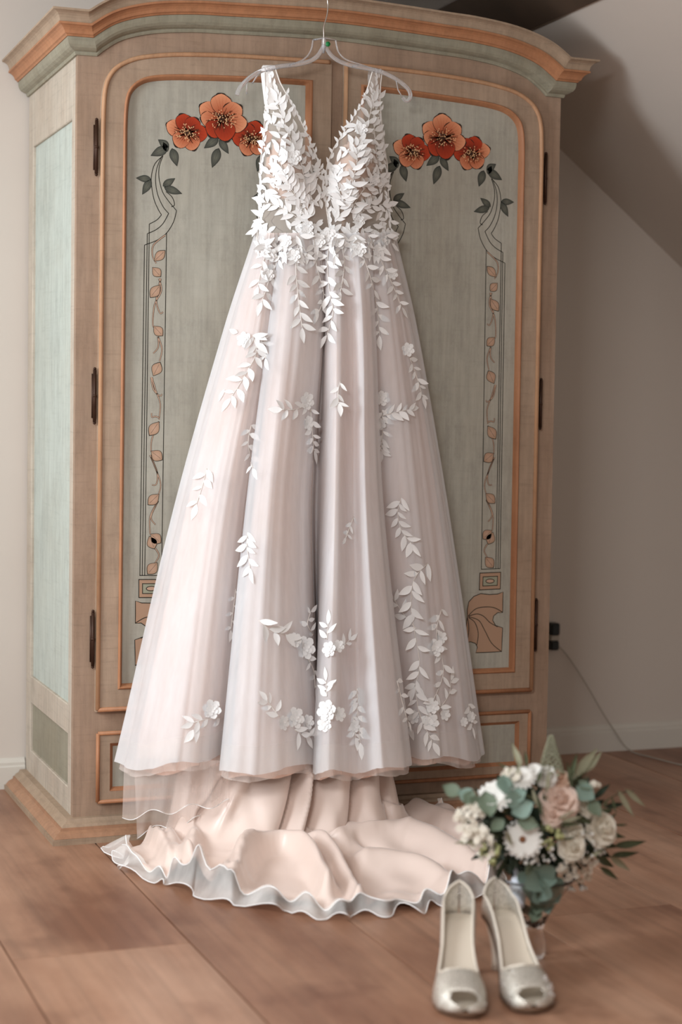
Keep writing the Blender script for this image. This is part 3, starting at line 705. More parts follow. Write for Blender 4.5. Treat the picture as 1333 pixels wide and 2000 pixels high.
# ---- lace
bvs = []
for o in (o_t1, o_b1, o_b2):
    me = o.data; bvs.append(BVHTree.FromPolygons([v.co[:] for v in me.vertices], [p.vertices[:] for p in me.polygons]))
def hit(px, py):
    d = ray(px, py).normalized(); best = None
    for b in bvs:
        h = b.ray_cast(CAM, d)
        if h[0] is not None and (best is None or h[3] < best[3]): best = h
    if best is None: return None
    n = best[1]; 
    if n.dot(d) > 0: n = -n
    return best[0], n
def leaf_mesh(kind):
    n = 6; V = []; F = []; wd = (.36, .44, .30, .40)[kind]; bend = (.06, -.06, .03, -.04)[kind]
    for i in range(n+1):
        t = i/n; w = wd*.5*math.sin(math.pi*t**.85)*(1 if t < 1 else 0)+.004; c = bend*math.sin(math.pi*t)
        for k, (s, h) in enumerate(((-1, .035), (0, .0), (1, .035))): V.append((c+s*w, t, h*math.sin(math.pi*t)*.9+.01*t*t))
    for i in range(n):
        for k in range(2): a = 3*i+k; F.append((a, a+1, a+4, a+3))
    return V, F
lm = []
for k in range(4):
    v, f = leaf_mesh(k); me = bpy.data.meshes.new('lace_leaf'); me.from_pydata(v, [], f); me.materials.append(m_lace)
    me.polygons.foreach_set('use_smooth', [True]*len(f)); lm.append(me)
def flower_mesh():
    V = []; F = []
    for ring_, (n, r0, r1, z0, z1) in enumerate(((6, .12, 1.0, .02, .16), (5, .06, .68, .10, .26), (4, .0, .38, .2, .34))):
        for k in range(n):
            a = 2*math.pi*k/n+ring_*.5; b = len(V); ca, sa = math.cos(a), math.sin(a)
            for (rr, ww, zz) in ((r0, .06, z0), ((r0+r1)/2, .34*r1+.03, (z0+z1)/2-.05), (r1*.85, .33*r1+.02, z1), (r1*1.04, .07*r1, z1+.06)):
                for s in (-1, 0, 1): V.append((ca*rr-sa*ww*s, sa*rr+ca*ww*s, zz+(.07 if s else 0)))
            for i in range(3):
                for j in range(2): q = b+3*i+j; F.append((q, q+1, q+4, q+3))
    return V, F
fm = bpy.data.meshes.new('lace_flower'); v, f = flower_mesh(); fm.from_pydata(v, [], f); fm.materials.append(m_lace); fm.polygons.foreach_set('use_smooth', [True]*len(f))
PXM = 4.4/3405                                          # metres per photograph pixel at the dress
nleaf = 0; extra = []
def place_leaf(px, py, ang, L, off=.0022, w=1.0):       # ang in image degrees (0 right, 90 down)
    global nleaf
    h = hit(px, py)
    if h is None: return
    p, n = h; a = math.radians(ang); h2 = hit(px+3*math.cos(a), py+3*math.sin(a))
    tdir = (RT*math.cos(a)-UP*math.sin(a)) if (h2 is None or (h2[0]-p).length > .02) else (h2[0]-p)
    n = (n*.9-ray(px, py).normalized()*.25).normalized()
    tdir = (tdir-n*tdir.dot(n)).normalized(); x = tdir.cross(n); L *= PXM
    m = Matrix((x*L*w, tdir*L, n*L)).transposed().to_4x4(); m.translation = p+n*off
    if nleaf < 296:
        o = bpy.data.objects.new('lace_leaf', lm[nleaf % 4]); COL.objects.link(o); o.parent = dress; o.matrix_world = m
        o.matrix_parent_inverse = Matrix.Identity(4); o.matrix_basis = Matrix.Translation(-dress.location) @ m; nleaf += 1
    else: extra.append(m)
def place_flower(px, py, R, off=.003):
    h = hit(px, py)
    if h is None: return
    p, n = h; n = (n*.8-ray(px, py).normalized()*.4).normalized(); x = n.orthogonal().normalized(); y = n.cross(x); R *= PXM
    m = Matrix((x*R, y*R, n*R*.45)).transposed().to_4x4(); m.translation = p+n*off
    o = bpy.data.objects.new('lace_flower', fm); COL.objects.link(o); o.parent = dress; o.matrix_basis = Matrix.Translation(-dress.location) @ m
stem_parts = []
def stem(pts, w=.0011, smooth=6):
    q = cr(pts, smooth) if len(pts) > 2 else np.linspace(pts[0], pts[1], 8); P = []
    for x, y in q:
        h = hit(x, y)
        if h is None: continue
        c = h[0]+h[1]*.0016
        if P and (c-P[-1]).length > .03: 
            if len(P) > 2: stem_parts.append(tube(P, w, 5)); 
            P = []
        P.append(c)
    if len(P) > 2: stem_parts.append(tube(P, w, 5))
    return q
def spray(pts, n, L, spread=48, tip=True, seed=0, both=True, w=1.0):
    n = int(n*1.5+.5); L *= 1.1; q = stem(pts); r = random.Random(seed+int(pts[0][0])); m = len(q)
    for k in range(n):
        i = int((k+.6)/n*(m-1)); d = q[min(i+1, m-1)]-q[max(i-1, 0)]; a = math.degrees(math.atan2(d[1], d[0])); s = 1 if k % 2 else -1
        place_leaf(q[i][0], q[i][1], a+s*(spread+r.uniform(-14, 14)), L*r.uniform(.8, 1.15), .0022+.0004*(k % 3), w)
    if tip: d = q[-1]-q[-2]; place_leaf(q[-1][0], q[-1][1], math.degrees(math.atan2(d[1], d[0])), L*1.1, w=w)
# skirt sprays first (they are large and separate in the photograph)
spray([(497,655),(512,668),(520,700)], 5, 22); spray([(494,655),(500,690),(478,735),(452,778)], 10, 26); place_flower(478,664,15); place_leaf(466,650,200,22); place_leaf(440,760,115,26)
spray([(602,790),(575,800),(552,800)], 4, 24); spray([(606,800),(610,850),(612,880)], 6, 26); place_flower(598,783,17); place_flower(600,826,14)
spray([(748,812),(775,805),(800,800)], 6, 24); spray([(746,800),(748,850),(745,880)], 7, 24); place_flower(747,778,15); place_flower(745,828,12)
spray([(665,745),(660,770),(662,788)], 3, 22); place_flower(796,683,14); spray([(800,700),(815,740),(824,775)], 6, 22)
spray([(785,972),(778,1000),(785,1035),(805,1062)], 8, 26); spray([(405,915),(398,945),(385,985)], 4, 26)
spray([(485,1040),(484,1070),(490,1110)], 5, 26); spray([(490,830),(484,870),(495,915)], 5, 22)
spray([(835,1100),(808,1135),(805,1200),(820,1290),(812,1340)], 12, 30); spray([(812,1340),(822,1400),(845,1450)], 8, 26); spray([(862,1190),(852,1240),(866,1310),(845,1370)], 9, 26)
spray([(815,1230),(790,1200),(770,1170)], 4, 26); spray([(845,1400),(875,1360),(880,1330)], 4, 26); spray([(775,1330),(790,1390),(800,1420)], 5, 24)
place_flower(850,1265,18); place_flower(862,1245,12); place_flower(840,1410,18); place_flower(810,1400,14); place_flower(868,1395,13); place_flower(845,1380,14)
spray([(505,1210),(530,1232),(560,1240)], 4, 30); place_flower(595,1265,22); place_flower(575,1250,14); spray([(600,1285),(612,1310),(615,1345)], 3, 22); spray([(612,1240),(600,1220),(606,1195)], 3, 22)
place_flower(645,1268,15); spray([(640,1250),(642,1220)], 2, 24); place_flower(660,1262,12); spray([(670,1262),(682,1250)], 2, 20)
place_flower(413,1385,18); spray([(432,1402),(400,1405),(378,1412)], 4, 22); place_leaf(388,1420,100,30); place_leaf(378,1425,125,30)
place_flower(575,1402,20); place_flower(600,1410,14); place_flower(552,1412,14); spray([(575,1425),(600,1440),(613,1420)], 5, 28); spray([(545,1400),(530,1380),(522,1370)], 3, 22)
place_flower(640,1388,20); place_flower(662,1395,14); place_flower(635,1415,14); spray([(640,1360),(638,1330)], 3, 22)
spray([(696,1345),(700,1390),(705,1450)], 9, 28); spray([(690,1400),(694,1440)], 3, 22); place_flower(692,1418,12)
place_flower(918,1400,12); spray([(915,1375),(922,1420)], 4, 22); place_flower(905,1410,10); spray([(460,1150),(455,1190),(450,1230)], 4, 20); spray([(690,1010),(675,1050)], 3, 18)
# hip cascades
spray([(560,455),(548,500),(528,540),(512,590)], 10, 25, 50); spray([(585,460),(578,520),(582,575),(590,640)], 11, 26, 45); spray([(612,465),(618,520),(632,575),(622,610)], 8, 25, 45)
spray([(648,455),(640,510),(645,570),(652,610),(640,655)], 11, 26, 50); spray([(660,455),(672,510),(665,570)], 7, 25, 50)
spray([(690,460),(716,520),(735,590),(742,655)], 12, 25, 50); spray([(720,460),(745,510),(768,560),(784,600)], 9, 23, 50); spray([(530,470),(515,510),(505,560)], 6, 22, 50)
for x, y, r_ in ((641,462,17),(622,470,14),(662,472,15),(560,472,13),(700,488,15),(527,498,13),(575,500,12),(735,490,12),(523,537,12),(765,535,12),(690,455,12),(600,455,12)): place_flower(x, y, r_, .005)
# bodice: main curved sprays then scattered leaves
for pts in ([(600,440),(560,410),(520,395)], [(600,430),(575,380),(530,340)], [(590,400),(560,350),(545,300)], [(600,380),(590,330),(575,280)], [(575,300),(560,250),(540,200)], [(615,400),(600,360),(612,330)],
            [(690,430),(720,405),(755,398)], [(680,420),(710,370),(745,345)], [(670,400),(690,350),(700,300)], [(690,300),(715,250),(728,200)], [(740,350),(735,300),(730,250)], [(660,430),(665,380),(652,340)]):
    spray([np.array(p) for p in pts], 8, 26, 50)
for x, y, r_ in ((572,308,16),(712,302,16),(705,255,13),(700,432,12),(600,442,12),(730,350,12)): place_flower(x, y, r_, .006)
rr = random.Random(5)
def in_bod(py, tab): t_ = np.array(tab, float); return np.interp(py, t_[:, 0], t_[:, 1]), np.interp(py, t_[:, 0], t_[:, 2])
for tab, cnt in ((LB, 105), (RB, 105)):
    for k in range(cnt):
        py = rr.triangular(185, 478, 360); o_, i_ = in_bod(py, tab); a, b = min(o_, i_), max(o_, i_)
        if b-a < 20: continue
        px = rr.uniform(a+4, b-4); place_leaf(px, py, rr.uniform(0, 360) if rr.random() < .4 else rr.gauss(250 if tab is LB else 290, 40), rr.uniform(20, 30), rr.uniform(.0015, .004))
    for k in range(26):                                  # leaf fringe along both edges
        py = 185+k*10.5; o_, i_ = in_bod(py, tab); sg = 1 if tab is LB else -1
        place_leaf(o_+3*sg, py, rr.uniform(230, 300), 17, .002); place_leaf(i_-2*sg, py, rr.uniform(230, 300), 15, .002)
    for k in range(14):
        py = 140+k*5; o_, i_ = in_bod(py, tab); place_leaf((o_+i_)/2+rr.uniform(-5, 5), py+8, rr.uniform(250, 290), 15, .0015)
for k in range(150):                                      # dense leaves around the waist seam
    px = rr.uniform(508, 762) if k < 105 else rr.choice((rr.uniform(503, 525), rr.uniform(745, 768))); dz_ = abs(px-638)/130; place_leaf(px, rr.uniform(430, 500-10*dz_), rr.gauss(90, 55), rr.uniform(20, 30), rr.uniform(.0015, .005))
if extra:
    v0, f0 = leaf_mesh(0); ex = []
    for m in extra: ex.append(([m @ Vector(p) for p in v0], f0))
    tag(obj('lace_leaf_filling', join(ex), m_lace, dress), kind='stuff')
for sp_ in stem_parts: obj('lace_stem', sp_, m_cord, dress)
for ch in dress.children:
    if not ch.name.startswith(('lace_leaf.', 'lace_flower')) and ch.name != 'lace_leaf':
        ch.matrix_parent_inverse = Matrix.Translation(-dress.location)

# ------------------------------------------------------------------ hanger
m_clear = glass('clear_plastic', (250, 250, 252), .16, 1.3); m_clear.node_tree.nodes['Principled BSDF'].inputs['Transmission Weight'].default_value = .8; m_chrome = plain('hook_steel', (220, 214, 208), .22, metal=1)
hg = empty('clothes_hanger', at(636, 60, Y=-.10), 'clear plastic clothes hanger with steel hook and green size dot, on the cornice', 'hanger')
YH = -.101
def hp(pts, Y=YH): return [at(x, y, Y=Y)[:] for x, y in pts]
la = cr(hp([(634,88),(618,112),(590,124),(545,130),(514,137),(488,152),(470,170),(463,186)]), 6); ra = cr(hp([(634,88),(652,112),(680,126),(725,135),(750,142),(780,158),(799,176),(802,190),(795,197),(787,190)]), 6)
lb = cr(hp([(612,78),(607,100),(592,117),(560,129),(520,139)]), 5); rb = cr(hp([(656,78),(661,100),(676,116),(705,126),(740,138)]), 5)
obj('arm', tube(la, .0056, 8, flat=.5), m_clear, hg); obj('arm', tube(ra, .0056, 8, flat=.5), m_clear, hg)
obj('rib', join([tube(lb, .0022, 6), tube(rb, .0022, 6), tube(hp([(612,78),(634,74),(656,78)]), .0022, 6), tube(hp([(484,155),(482,170),(482,184)]), .0016, 6), tube(hp([(510,138),(500,152),(493,163)]), .0018, 6), tube(hp([(774,156),(778,176),(787,190)]), .0016, 6),
    tube(hp([(565,128),(577,124)]), .002, 6), tube(hp([(688,130),(700,128)]), .002, 6)]), m_clear, hg)
obj('neck', tube(hp([(633,74),(633,88),(632,104)]), [.006, .006, .003], 10), m_clear, hg)
hk = [at(x, y, Y=YH)[:] for x, y in ((633,96),(633,72),(633,52),(639,30),(641,12),(640,0))]
a = Vector(hk[-1]); zt = 2.045+.093+.01
hk += [(a.x, -.101, max(a.z+.01, zt-.01)), (a.x-.001, -.092, zt+.012), (a.x-.002, -.07, zt+.018), (a.x-.003, -.045, zt+.006), (a.x-.004, -.03, zt-.0065)]
obj('hook', tube(cr(hk, 6), .0019, 8), m_chrome, hg)
c = at(641, 86, Y=YH-.006); obj('size_dot', tube([(c.x, c.y+.001, c.z), (c.x, c.y-.0008, c.z)], .0062, 18), plain('green_sticker', (30, 128, 72), .5), hg)
rebase(hg)

# ------------------------------------------------------------------ shoes
m_glit, t_, b_ = nt('champagne_glitter'); b_.inputs['Metallic'].default_value = .55; b_.inputs['Roughness'].default_value = .32
n_ = noise(t_, 420, (1, 1, 1), 2); t_.links.new(ramp(t_, n_, [(.35, lin((176, 170, 158))), (.6, lin((228, 222, 212))), (.75, lin((254, 252, 246)))]), b_.inputs['Base Color']); bump(t_, b_, n_, .7, .002)
m_leath = plain('champagne_leather', (224, 214, 200), .35, metal=.15); m_insole = plain('champagne_insole', (208, 196, 180), .4, metal=.1)
m_sole = plain('tan_sole', (120, 96, 78), .6); m_stone = plain('rhinestone', (250, 250, 252), .08, metal=.9)
def shoe(toe, heel, label, mirror):
    d = Vector((heel[0]-toe[0], heel[1]-toe[1], 0)); L = d.length; d.normalize(); r = Vector((-d.y, d.x, 0))*mirror
    root = empty('peep_toe_shoe', (toe[0]+d.x*L*.4, toe[1]+d.y*L*.4, 0), label, 'shoe')
    HH = .098                                            # heel seat height
    def zb(t): return .010+ (0 if t < .30 else HH*(lambda q: q*q*(3-2*q))(min(1, (t-.30)/.58)))+(.006*(1-t/.1)**2 if t < .1 else 0)
    wk = np.array([(0,.005),(.015,.022),(.05,.031),(.12,.042),(.22,.047),(.32,.046),(.45,.038),(.6,.031),(.75,.031),(.87,.032),(.94,.031),(.972,.027),(.991,.017),(1.0,.0012)])
    def wd(t): return float(np.interp(t, wk[:, 0], wk[:, 1]))*1.0
    hk_ = np.array([(0,.012),(.05,.026),(.15,.042),(.30,.056),(.42,.050),(.55,.044),(.7,.050),(.85,.062),(1.0,.068)])
    def ht(t): return float(np.interp(t, hk_[:, 0], hk_[:, 1]))
    def cxo(t): return .006*math.sin(math.pi*t)-(.004 if t < .1 else 0)
    def P(x, t, z): q = Vector((toe[0], toe[1], 0))+d*(L*t)+r*(x+cxo(t)); return (q.x, q.y, z)
    ts = np.r_[np.linspace(0, .1, 8)[:-1], np.linspace(.1, .9, 38)[:-1], 1-.1*(1-np.linspace(0, 1, 14))**2]; ns = 33
    rows = []; keep = []
    for i, t in enumerate(ts):
        row = []
        for s in np.linspace(-1, 1, ns):
            a = s*math.pi/2; c = math.cos(a); w = wd(t)
            x = w*math.copysign(abs(math.sin(a))**.8, s); z = zb(t)+ht(t)*(abs(c)**(.75 if t < .34 else .55))
            row.append(P(x*(1.0 if t < .3 else 1-.10*abs(c)), t, z))
        rows.append(row)
    V, F = grid(np.array(rows)); nf = ns-1; kf = []
    for k, q in enumerate(F):
        i, j = divmod(k, nf); t = (ts[i]+ts[i+1])/2; s = -1+2*(j+.5)/nf
        if t > .30:                                      # opening from the vamp back to the counter
            so = .74*min(1, math.sqrt(max(0, (t-.30)/.10)))*(1.0 if t < .93 else math.sqrt(max(0, (1-t)/.07)))
            if abs(s) < so: continue
        if t < .11 and abs(s) < .50*math.sqrt(max(0, 1-(max(t, .045)-.045)**2/.065**2)): continue
        kf.append(q)
    up_ = obj('upper', (V, kf), m_glit, root); md = up_.modifiers.new('t', 'SOLIDIFY'); md.thickness = .0022
    # rim piping
    def rimp(t, sg):
        so = .74*min(1, math.sqrt(max(0, (t-.30)/.10)))*(1.0 if t < .93 else math.sqrt(max(0, (1-t)/.07))); a = so*math.pi/2; w = wd(t); c = math.cos(a)
        return P(sg*w*(math.sin(a)**.8 if a > 0 else 0)*(1-.10*c), t, zb(t)+ht(t)*c**.55+.0006)
    tt = np.r_[np.linspace(.30, .42, 12), np.linspace(.45, .92, 14), 1-.065*(1-np.linspace(0, 1, 12))**2]
    loop = [rimp(t, 1) for t in tt]+[rimp(t, -1) for t in tt[::-1]]
    obj('rim_piping', tube(loop, .0026, 6, cap=False), m_leath, root)
    # insole and sole
    t2 = np.linspace(.0, 1, 40)
    ins = [[P(s*wd(t)*.93, t, zb(t)+.0035+.002*s*s) for s in np.linspace(-1, 1, 9)] for t in t2]; obj('insole', grid(np.array(ins)), m_insole, root)
    so_ = []
    for t in t2:
        w = wd(t)*1.02; z = zb(t); so_.append([P(-w, t, z+.001), P(-w, t, z-.005), P(-w*.5, t, z-.0098 if t < .34 else z-.006), P(w*.5, t, z-.0098 if t < .34 else z-.006), P(w, t, z-.005), P(w, t, z+.001)])
    obj('sole', (lambda g: (g[0], list(g[1])+[tuple(range(6)), tuple(range(39*6+5, 39*6-1, -1))]))(grid(np.array(so_), flip=True)), m_sole, root)
    # heel
    hr = []
    for z, rr_, tc in ((HH+.004, .027, .905), (HH-.02, .021, .915), (.05, .013, .925), (.02, .0095, .925), (.0, .010, .925)):
        hr.append([P(rr_*math.cos(a)*.95, tc+rr_*math.sin(a)/L, z) for a in np.linspace(0, 2*math.pi, 20, endpoint=False)])
    v_, f_ = grid(np.array(hr), closed_u=True); v_ = [tuple(p) for p in v_]; f_ = list(f_)+[tuple(range(80, 100))]; obj('heel', (v_, f_), m_leath, root)
    # rhinestones on the outer side of the vamp
    st = []; rs = random.Random(4)
    bm = bmesh.new(); bmesh.ops.create_icosphere(bm, subdivisions=1, radius=1); bm.verts.index_update(); iv = [p.co.copy() for p in bm.verts]; jf = [[q.index for q in g.verts] for g in bm.faces]; bm.free()
    for k in range(26):
        t = rs.uniform(.08, .33); s = rs.uniform(.35, .9)*(1 if k % 4 else -1); a = s*math.pi/2; w = wd(t); c = math.cos(a)
        q = Vector(P(w*math.copysign(abs(math.sin(a))**.8, s), t, zb(t)+ht(t)*abs(c)**.75)); r0 = rs.choice((.0018, .0026, .0036)); st.append(([q+v*r0 for v in iv], jf))
    obj('rhinestones', join(st), m_stone, root, smooth=False)['kind'] = 'stuff'
    rebase(root); return root
shoe((-.286, -1.512), (-.176, -1.250), 'champagne glitter peep-toe pump, left one of the pair, toe pointing straight at the viewer', 1)
shoe((-.150, -1.530), (-.100, -1.249), 'champagne glitter peep-toe pump beside the bouquet, toe turned to the right', -1)

# ------------------------------------------------------------------ vase
m_glass = glass('vase_glass', (248, 250, 248), .01, 1.45)
VC = (.003, -1.222, 0)
vz = empty('glass_vase', VC, 'small flared clear glass vase with a thick base holding the bouquet', 'vase')
pr = [(.0005, 0), (.019, 0), (.023, .006), (.0235, .025), (.021, .042), (.0175, .055), (.020, .066), (.030, .088), (.045, .112), (.062, .138), (.076, .158), (.081, .165), (.0815, .1675), (.079, .1675), (.074, .160), (.060, .141), (.043, .116), (.0275, .092), (.016, .072), (.0005, .062)]
vo = obj('vase_body', lathe(pr, (0, 0, 0), 40), m_glass, vz)

# ------------------------------------------------------------------ bouquet
BC = at(1058, 1600, Y=-1.225)
bq = empty('bridal_bouquet', (VC[0], VC[1], .06), 'bridal bouquet of white and blush flowers with eucalyptus, wrapped stems in a glass vase', 'bouquet')
def petal_mat(name, c1, c2, transl=.30):
    m, t, b = nt(name); n = noise(t, 30, (1, 1, 1), 3); c = mix(t, n, lin(c1), lin(c2)); t.links.new(c, b.inputs['Base Color']); b.inputs['Roughness'].default_value = .6
    tr = t.nodes.new('ShaderNodeBsdfTranslucent'); t.links.new(c, tr.inputs[0]); mx = t.nodes.new('ShaderNodeMixShader'); mx.inputs[0].default_value = transl
    t.links.new(b.outputs[0], mx.inputs[1]); t.links.new(tr.outputs[0], mx.inputs[2]); t.links.new(mx.outputs[0], t.nodes['Material Output'].inputs[0]); return m
m_white = petal_mat('white_petal', (250, 249, 246), (240, 238, 232)); m_blush = petal_mat('blush_petal', (248, 230, 218), (238, 214, 200)); m_peachp = petal_mat('peach_petal', (240, 214, 194), (226, 196, 174)); m_cream = petal_mat('cream_petal', (244, 238, 226), (230, 222, 206))
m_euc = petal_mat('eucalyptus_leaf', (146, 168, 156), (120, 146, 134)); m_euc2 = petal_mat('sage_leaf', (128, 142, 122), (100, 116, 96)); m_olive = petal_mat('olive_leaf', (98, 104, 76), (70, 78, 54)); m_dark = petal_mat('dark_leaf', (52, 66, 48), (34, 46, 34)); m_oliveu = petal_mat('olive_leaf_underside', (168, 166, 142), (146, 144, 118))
m_stemg = plain('green_stem', (60, 70, 46), .6); m_berry = plain('green_berry', (166, 168, 120), .5); m_brownc = plain('brown_centre', (120, 78, 50), .8); m_ribbon = satin_mat('white_ribbon', (226, 230, 240))
def basis(n, roll=0.0):
    n = Vector(n).normalized(); u = Vector((0, 0, 1)); x = u.cross(n)
    if x.length < .1: x = Vector((1, 0, 0))
    x.normalize(); y = n.cross(x); m = Matrix((x, y, n)).transposed(); return m @ Matrix.Rotation(roll, 3, 'Z')
def depth(px, py, extra=0.0):                            # front surface of the flower head
    u = (px-1058)/185; v = (py-1598)/140; q = max(0, 1-u*u-v*v); return -1.225-.105*math.sqrt(q)+extra
def facing(p): return ((p-BC).normalized()*.75+(CAM-p).normalized()*.5).normalized()
def put(name, vf, mat, p, n, scale, roll=0.0):
    m = (basis(n, roll)*scale).to_4x4(); m.translation = p-bq.location
    o = obj(name, vf, mat, bq); o.matrix_basis = m; return o
def petalgrid(w, l, curl, cup, n=5, m=5, base=.3):
    R_ = []
    for i in range(n+1):
        v = i/n; ww = w*(base+(1-base)*math.sin(math.pi*min(1, v*.62+.08)))*(1 if v < .85 else (1-((v-.85)/.15)**2*.55))
        R_.append([(ww*s, v*l, cup*s*s*w+curl*(v**2.2)) for s in np.linspace(-1, 1, m)])
    return np.array(R_)
def rose_mesh(seed=0, openness=1.0):
    r = random.Random(seed); parts = []
    for ring_, (n, tilt, rad, ln, w) in enumerate(((3, 82, .03, .56, .28), (4, 70, .10, .62, .38), (5, 54, .18, .70, .46), (5, 34, .26, .78, .52), (6, 12, .28, .80, .56))):
        for k in range(n):
            a = 2*math.pi*(k+.37*ring_)/n+r.uniform(-.15, .15); g = petalgrid(w, ln, -.16*(ring_ > 1)*openness, .42-.06*ring_)
            tl = math.radians(tilt*(1.08-.08*openness)+r.uniform(-5, 5)); ct, st = math.cos(tl), math.sin(tl); out = []
            for row in g:
                o_ = []
                for x, y, z in row:
                    yy, zz = y*ct-z*st*(-1)*(-1), y*st+z*ct*1.0
                    yy = y*ct-(z)*st; X = x; Yp = yy+rad; ca, sa = math.cos(a), math.sin(a); o_.append((X*ca-Yp*sa, X*sa+Yp*ca, zz-.12*ring_))
                out.append(o_)
            parts.append(grid(np.array(out)))
    bm = tube([(0, 0, -.5), (0, 0, -.1), (0, 0, .35)], [.18, .32, .12], 10); parts.append(bm)
    return join(parts)
def daisy_mesh(n=22, l=1.0, w=.12, seed=1, layers=2):
    r = random.Random(seed); parts = []
    for ly in range(layers):
        for k in range(n):
            a = 2*math.pi*(k+.5*ly)/n+r.uniform(-.06, .06); g = petalgrid(w, l*(1-.18*ly), -.12+.12*ly, .2, 4, 3); ca, sa = math.cos(a), math.sin(a)
            parts.append(grid(np.array([[(x*ca-(y+.12)*sa, x*sa+(y+.12)*ca, z+.06*ly+y*.12+r.uniform(-.004, .004)) for x, y, z in row] for row in g])))
    return join(parts)
def dome_mesh(r, h, n=12): return lathe([(r, 0), (r*.9, h*.5), (r*.5, h*.9), (.01, h)], (0, 0, 0), n)
bv = lambda x, y: (860+x/3.3325, 1420+y/3.3325)
def px2(pt, e=0.0): return at(pt[0], pt[1], Y=depth(pt[0], pt[1], e))
k1 = 3.28/3405
for i, (pt, r_, mt, lab) in enumerate((((1094,1561),40,m_blush,'large open blush rose'), ((1180,1618),36,m_cream,'cream rose at the right edge'), ((1120,1655),28,m_cream,None), ((1094,1520),22,m_peachp,'small peach rose'), ((1067,1513),23,m_white,None),
        ((1122,1628),26,m_cream,None), ((1150,1575),20,m_cream,None), ((1080,1592),22,m_blush,None))):
    p = px2(pt, -.028 if i in (1, 2) else -.008); o = put('rose', rose_mesh(i), mt, p, facing(p)+Vector((0, 0, .25)), r_*k1, i*1.3)
    if lab: tag(o, lab)
for i, (pt, r_, sd, brown) in enumerate((((1022,1639),36,2,1), ((966,1556),33,5,0), ((1020,1520),26,7,0), ((1044,1506),18,8,0), ((985,1540),22,9,0))):
    p = px2(pt, -.012); n_ = facing(p) if brown else facing(p)+Vector((0, 0, .5))
    o = put('daisy', daisy_mesh(20 if brown else 16, 1, .15, sd, 2 if brown else 3), m_white, p, n_, r_*k1, i)
    if brown: tag(o, 'white daisy with brown centre'); put('daisy_centre', dome_mesh(.2, .12), m_brownc, p+facing(p)*.003, n_, r_*k1)
def leaf_m(w, curl=.15, fold_=.10, n=6, tipp=.8):
    R_ = [[(w*.5*s*math.sin(math.pi*(i/n)**tipp)+.0*s, i/n, fold_*abs(s)+curl*(i/n)**2) for s in (-1, -.5, 0, .5, 1)] for i in range(n+1)]; return grid(np.array(R_))
L_round = [leaf_m(.85, .12, .06, 7, .9), leaf_m(.7, .2, .08, 7, .9)]; L_long = [leaf_m(.24, .12, .06), leaf_m(.20, -.1, .05), leaf_m(.28, .2, .05)]
def leaf_obj(name, vf, mat, base, tip, nrm):
    base, tip = Vector(base), Vector(tip); y = tip-base; L = y.length; y.normalize(); n = Vector(nrm); n = (n-y*n.dot(y)); 
    if n.length < .05: n = y.orthogonal()
    n.normalize(); x = y.cross(n); m = (Matrix((x*L, y*L, n*L)).transposed()).to_4x4(); m.translation = base-bq.location
    me = vf if isinstance(vf, bpy.types.Mesh) else None
    o = bpy.data.objects.new(name, me); COL.objects.link(o); o.parent = bq; o.matrix_basis = m; return o
def mk(nm, vf, mat):
    me = bpy.data.meshes.new(nm); me.from_pydata([tuple(p) for p in vf[0]], [], [tuple(f) for f in vf[1]]); me.materials.append(mat); me.polygons.foreach_set('use_smooth', [True]*len(vf[1])); return me
ME = [mk('eucalyptus_leaf', L_round[k % 2], mm) for k, mm in enumerate((m_euc, m_euc2, m_euc))]; MO = [mk('olive_leaf', L_long[k % 3], mm) for k, mm in enumerate((m_olive, m_dark, m_oliveu, m_dark, m_olive, m_oliveu))]
rb_ = random.Random(11)
def euc(b, t, mi=0, e=-.02): 
    p0, p1 = px2(b, e), px2(t, e-.012); leaf_obj('eucalyptus_leaf', ME[mi], None, p0, p1, (CAM-p0).normalized()+Vector((rb_.uniform(-.3, .3), 0, rb_.uniform(0, .5))))
for b, t, mi in (((902,1552),(868,1538),1), ((930,1560),(895,1548),0), ((925,1545),(908,1575),1), ((945,1570),(915,1560),1), ((948,1545),(958,1600),1), ((985,1548),(985,1512),0), ((1005,1540),(968,1528),0), ((1005,1580),(1000,1540),0), ((1000,1590),(1044,1570),0), ((1000,1560),(1030,1545),0),
    ((1010,1602),(1052,1612),1), ((1040,1690),(1066,1732),0), ((1052,1718),(1084,1752),0), ((1050,1700),(1048,1750),0), ((1062,1742),(1072,1785),0), ((1055,1745),(1048,1790),1), ((1052,1770),(1040,1805),1), ((1125,1535),(1160,1560),0), ((1130,1525),(1152,1545),1), ((1150,1560),(1170,1595),1), ((985,1600),(958,1625),1), ((1040,1700),(1020,1690),1), ((1050,1712),(1085,1722),0)): euc(b, t, mi, (-.02))
# wispy eucalyptus twig at the far right
tw = [px2((1160,1590)), px2((1185,1565), -.01), px2((1210,1550), -.01), px2((1238,1545), -.01)]
obj('twig', tube([Vector(p)-bq.location for p in cr([q[:] for q in tw], 5).tolist() and [Vector(q) for q in cr([q[:] for q in tw], 5)]], .0012, 6), m_stemg, bq)
for b, t, mi in (((1236,1538),(1222,1539),0),): pass
for b, t in (((1188,1560),(1178,1583)), ((1196,1556),(1204,1588)), ((1206,1541),(1232,1590)), ((1220,1539),(1250,1570)), ((1195,1655),(1248,1650)), ((1192,1672),(1236,1670)), ((1203,1612),(1222,1612))):
    p0, p1 = px2(b, -.02), px2(t, -.02); leaf_obj('eucalyptus_leaf', MO[5] if t[1] < 1600 and b[0] > 1200 else MO[0], None, p0, p1, (CAM-p0)+Vector((rb_.uniform(-.5, .5), 0, .5))).scale.x *= .6
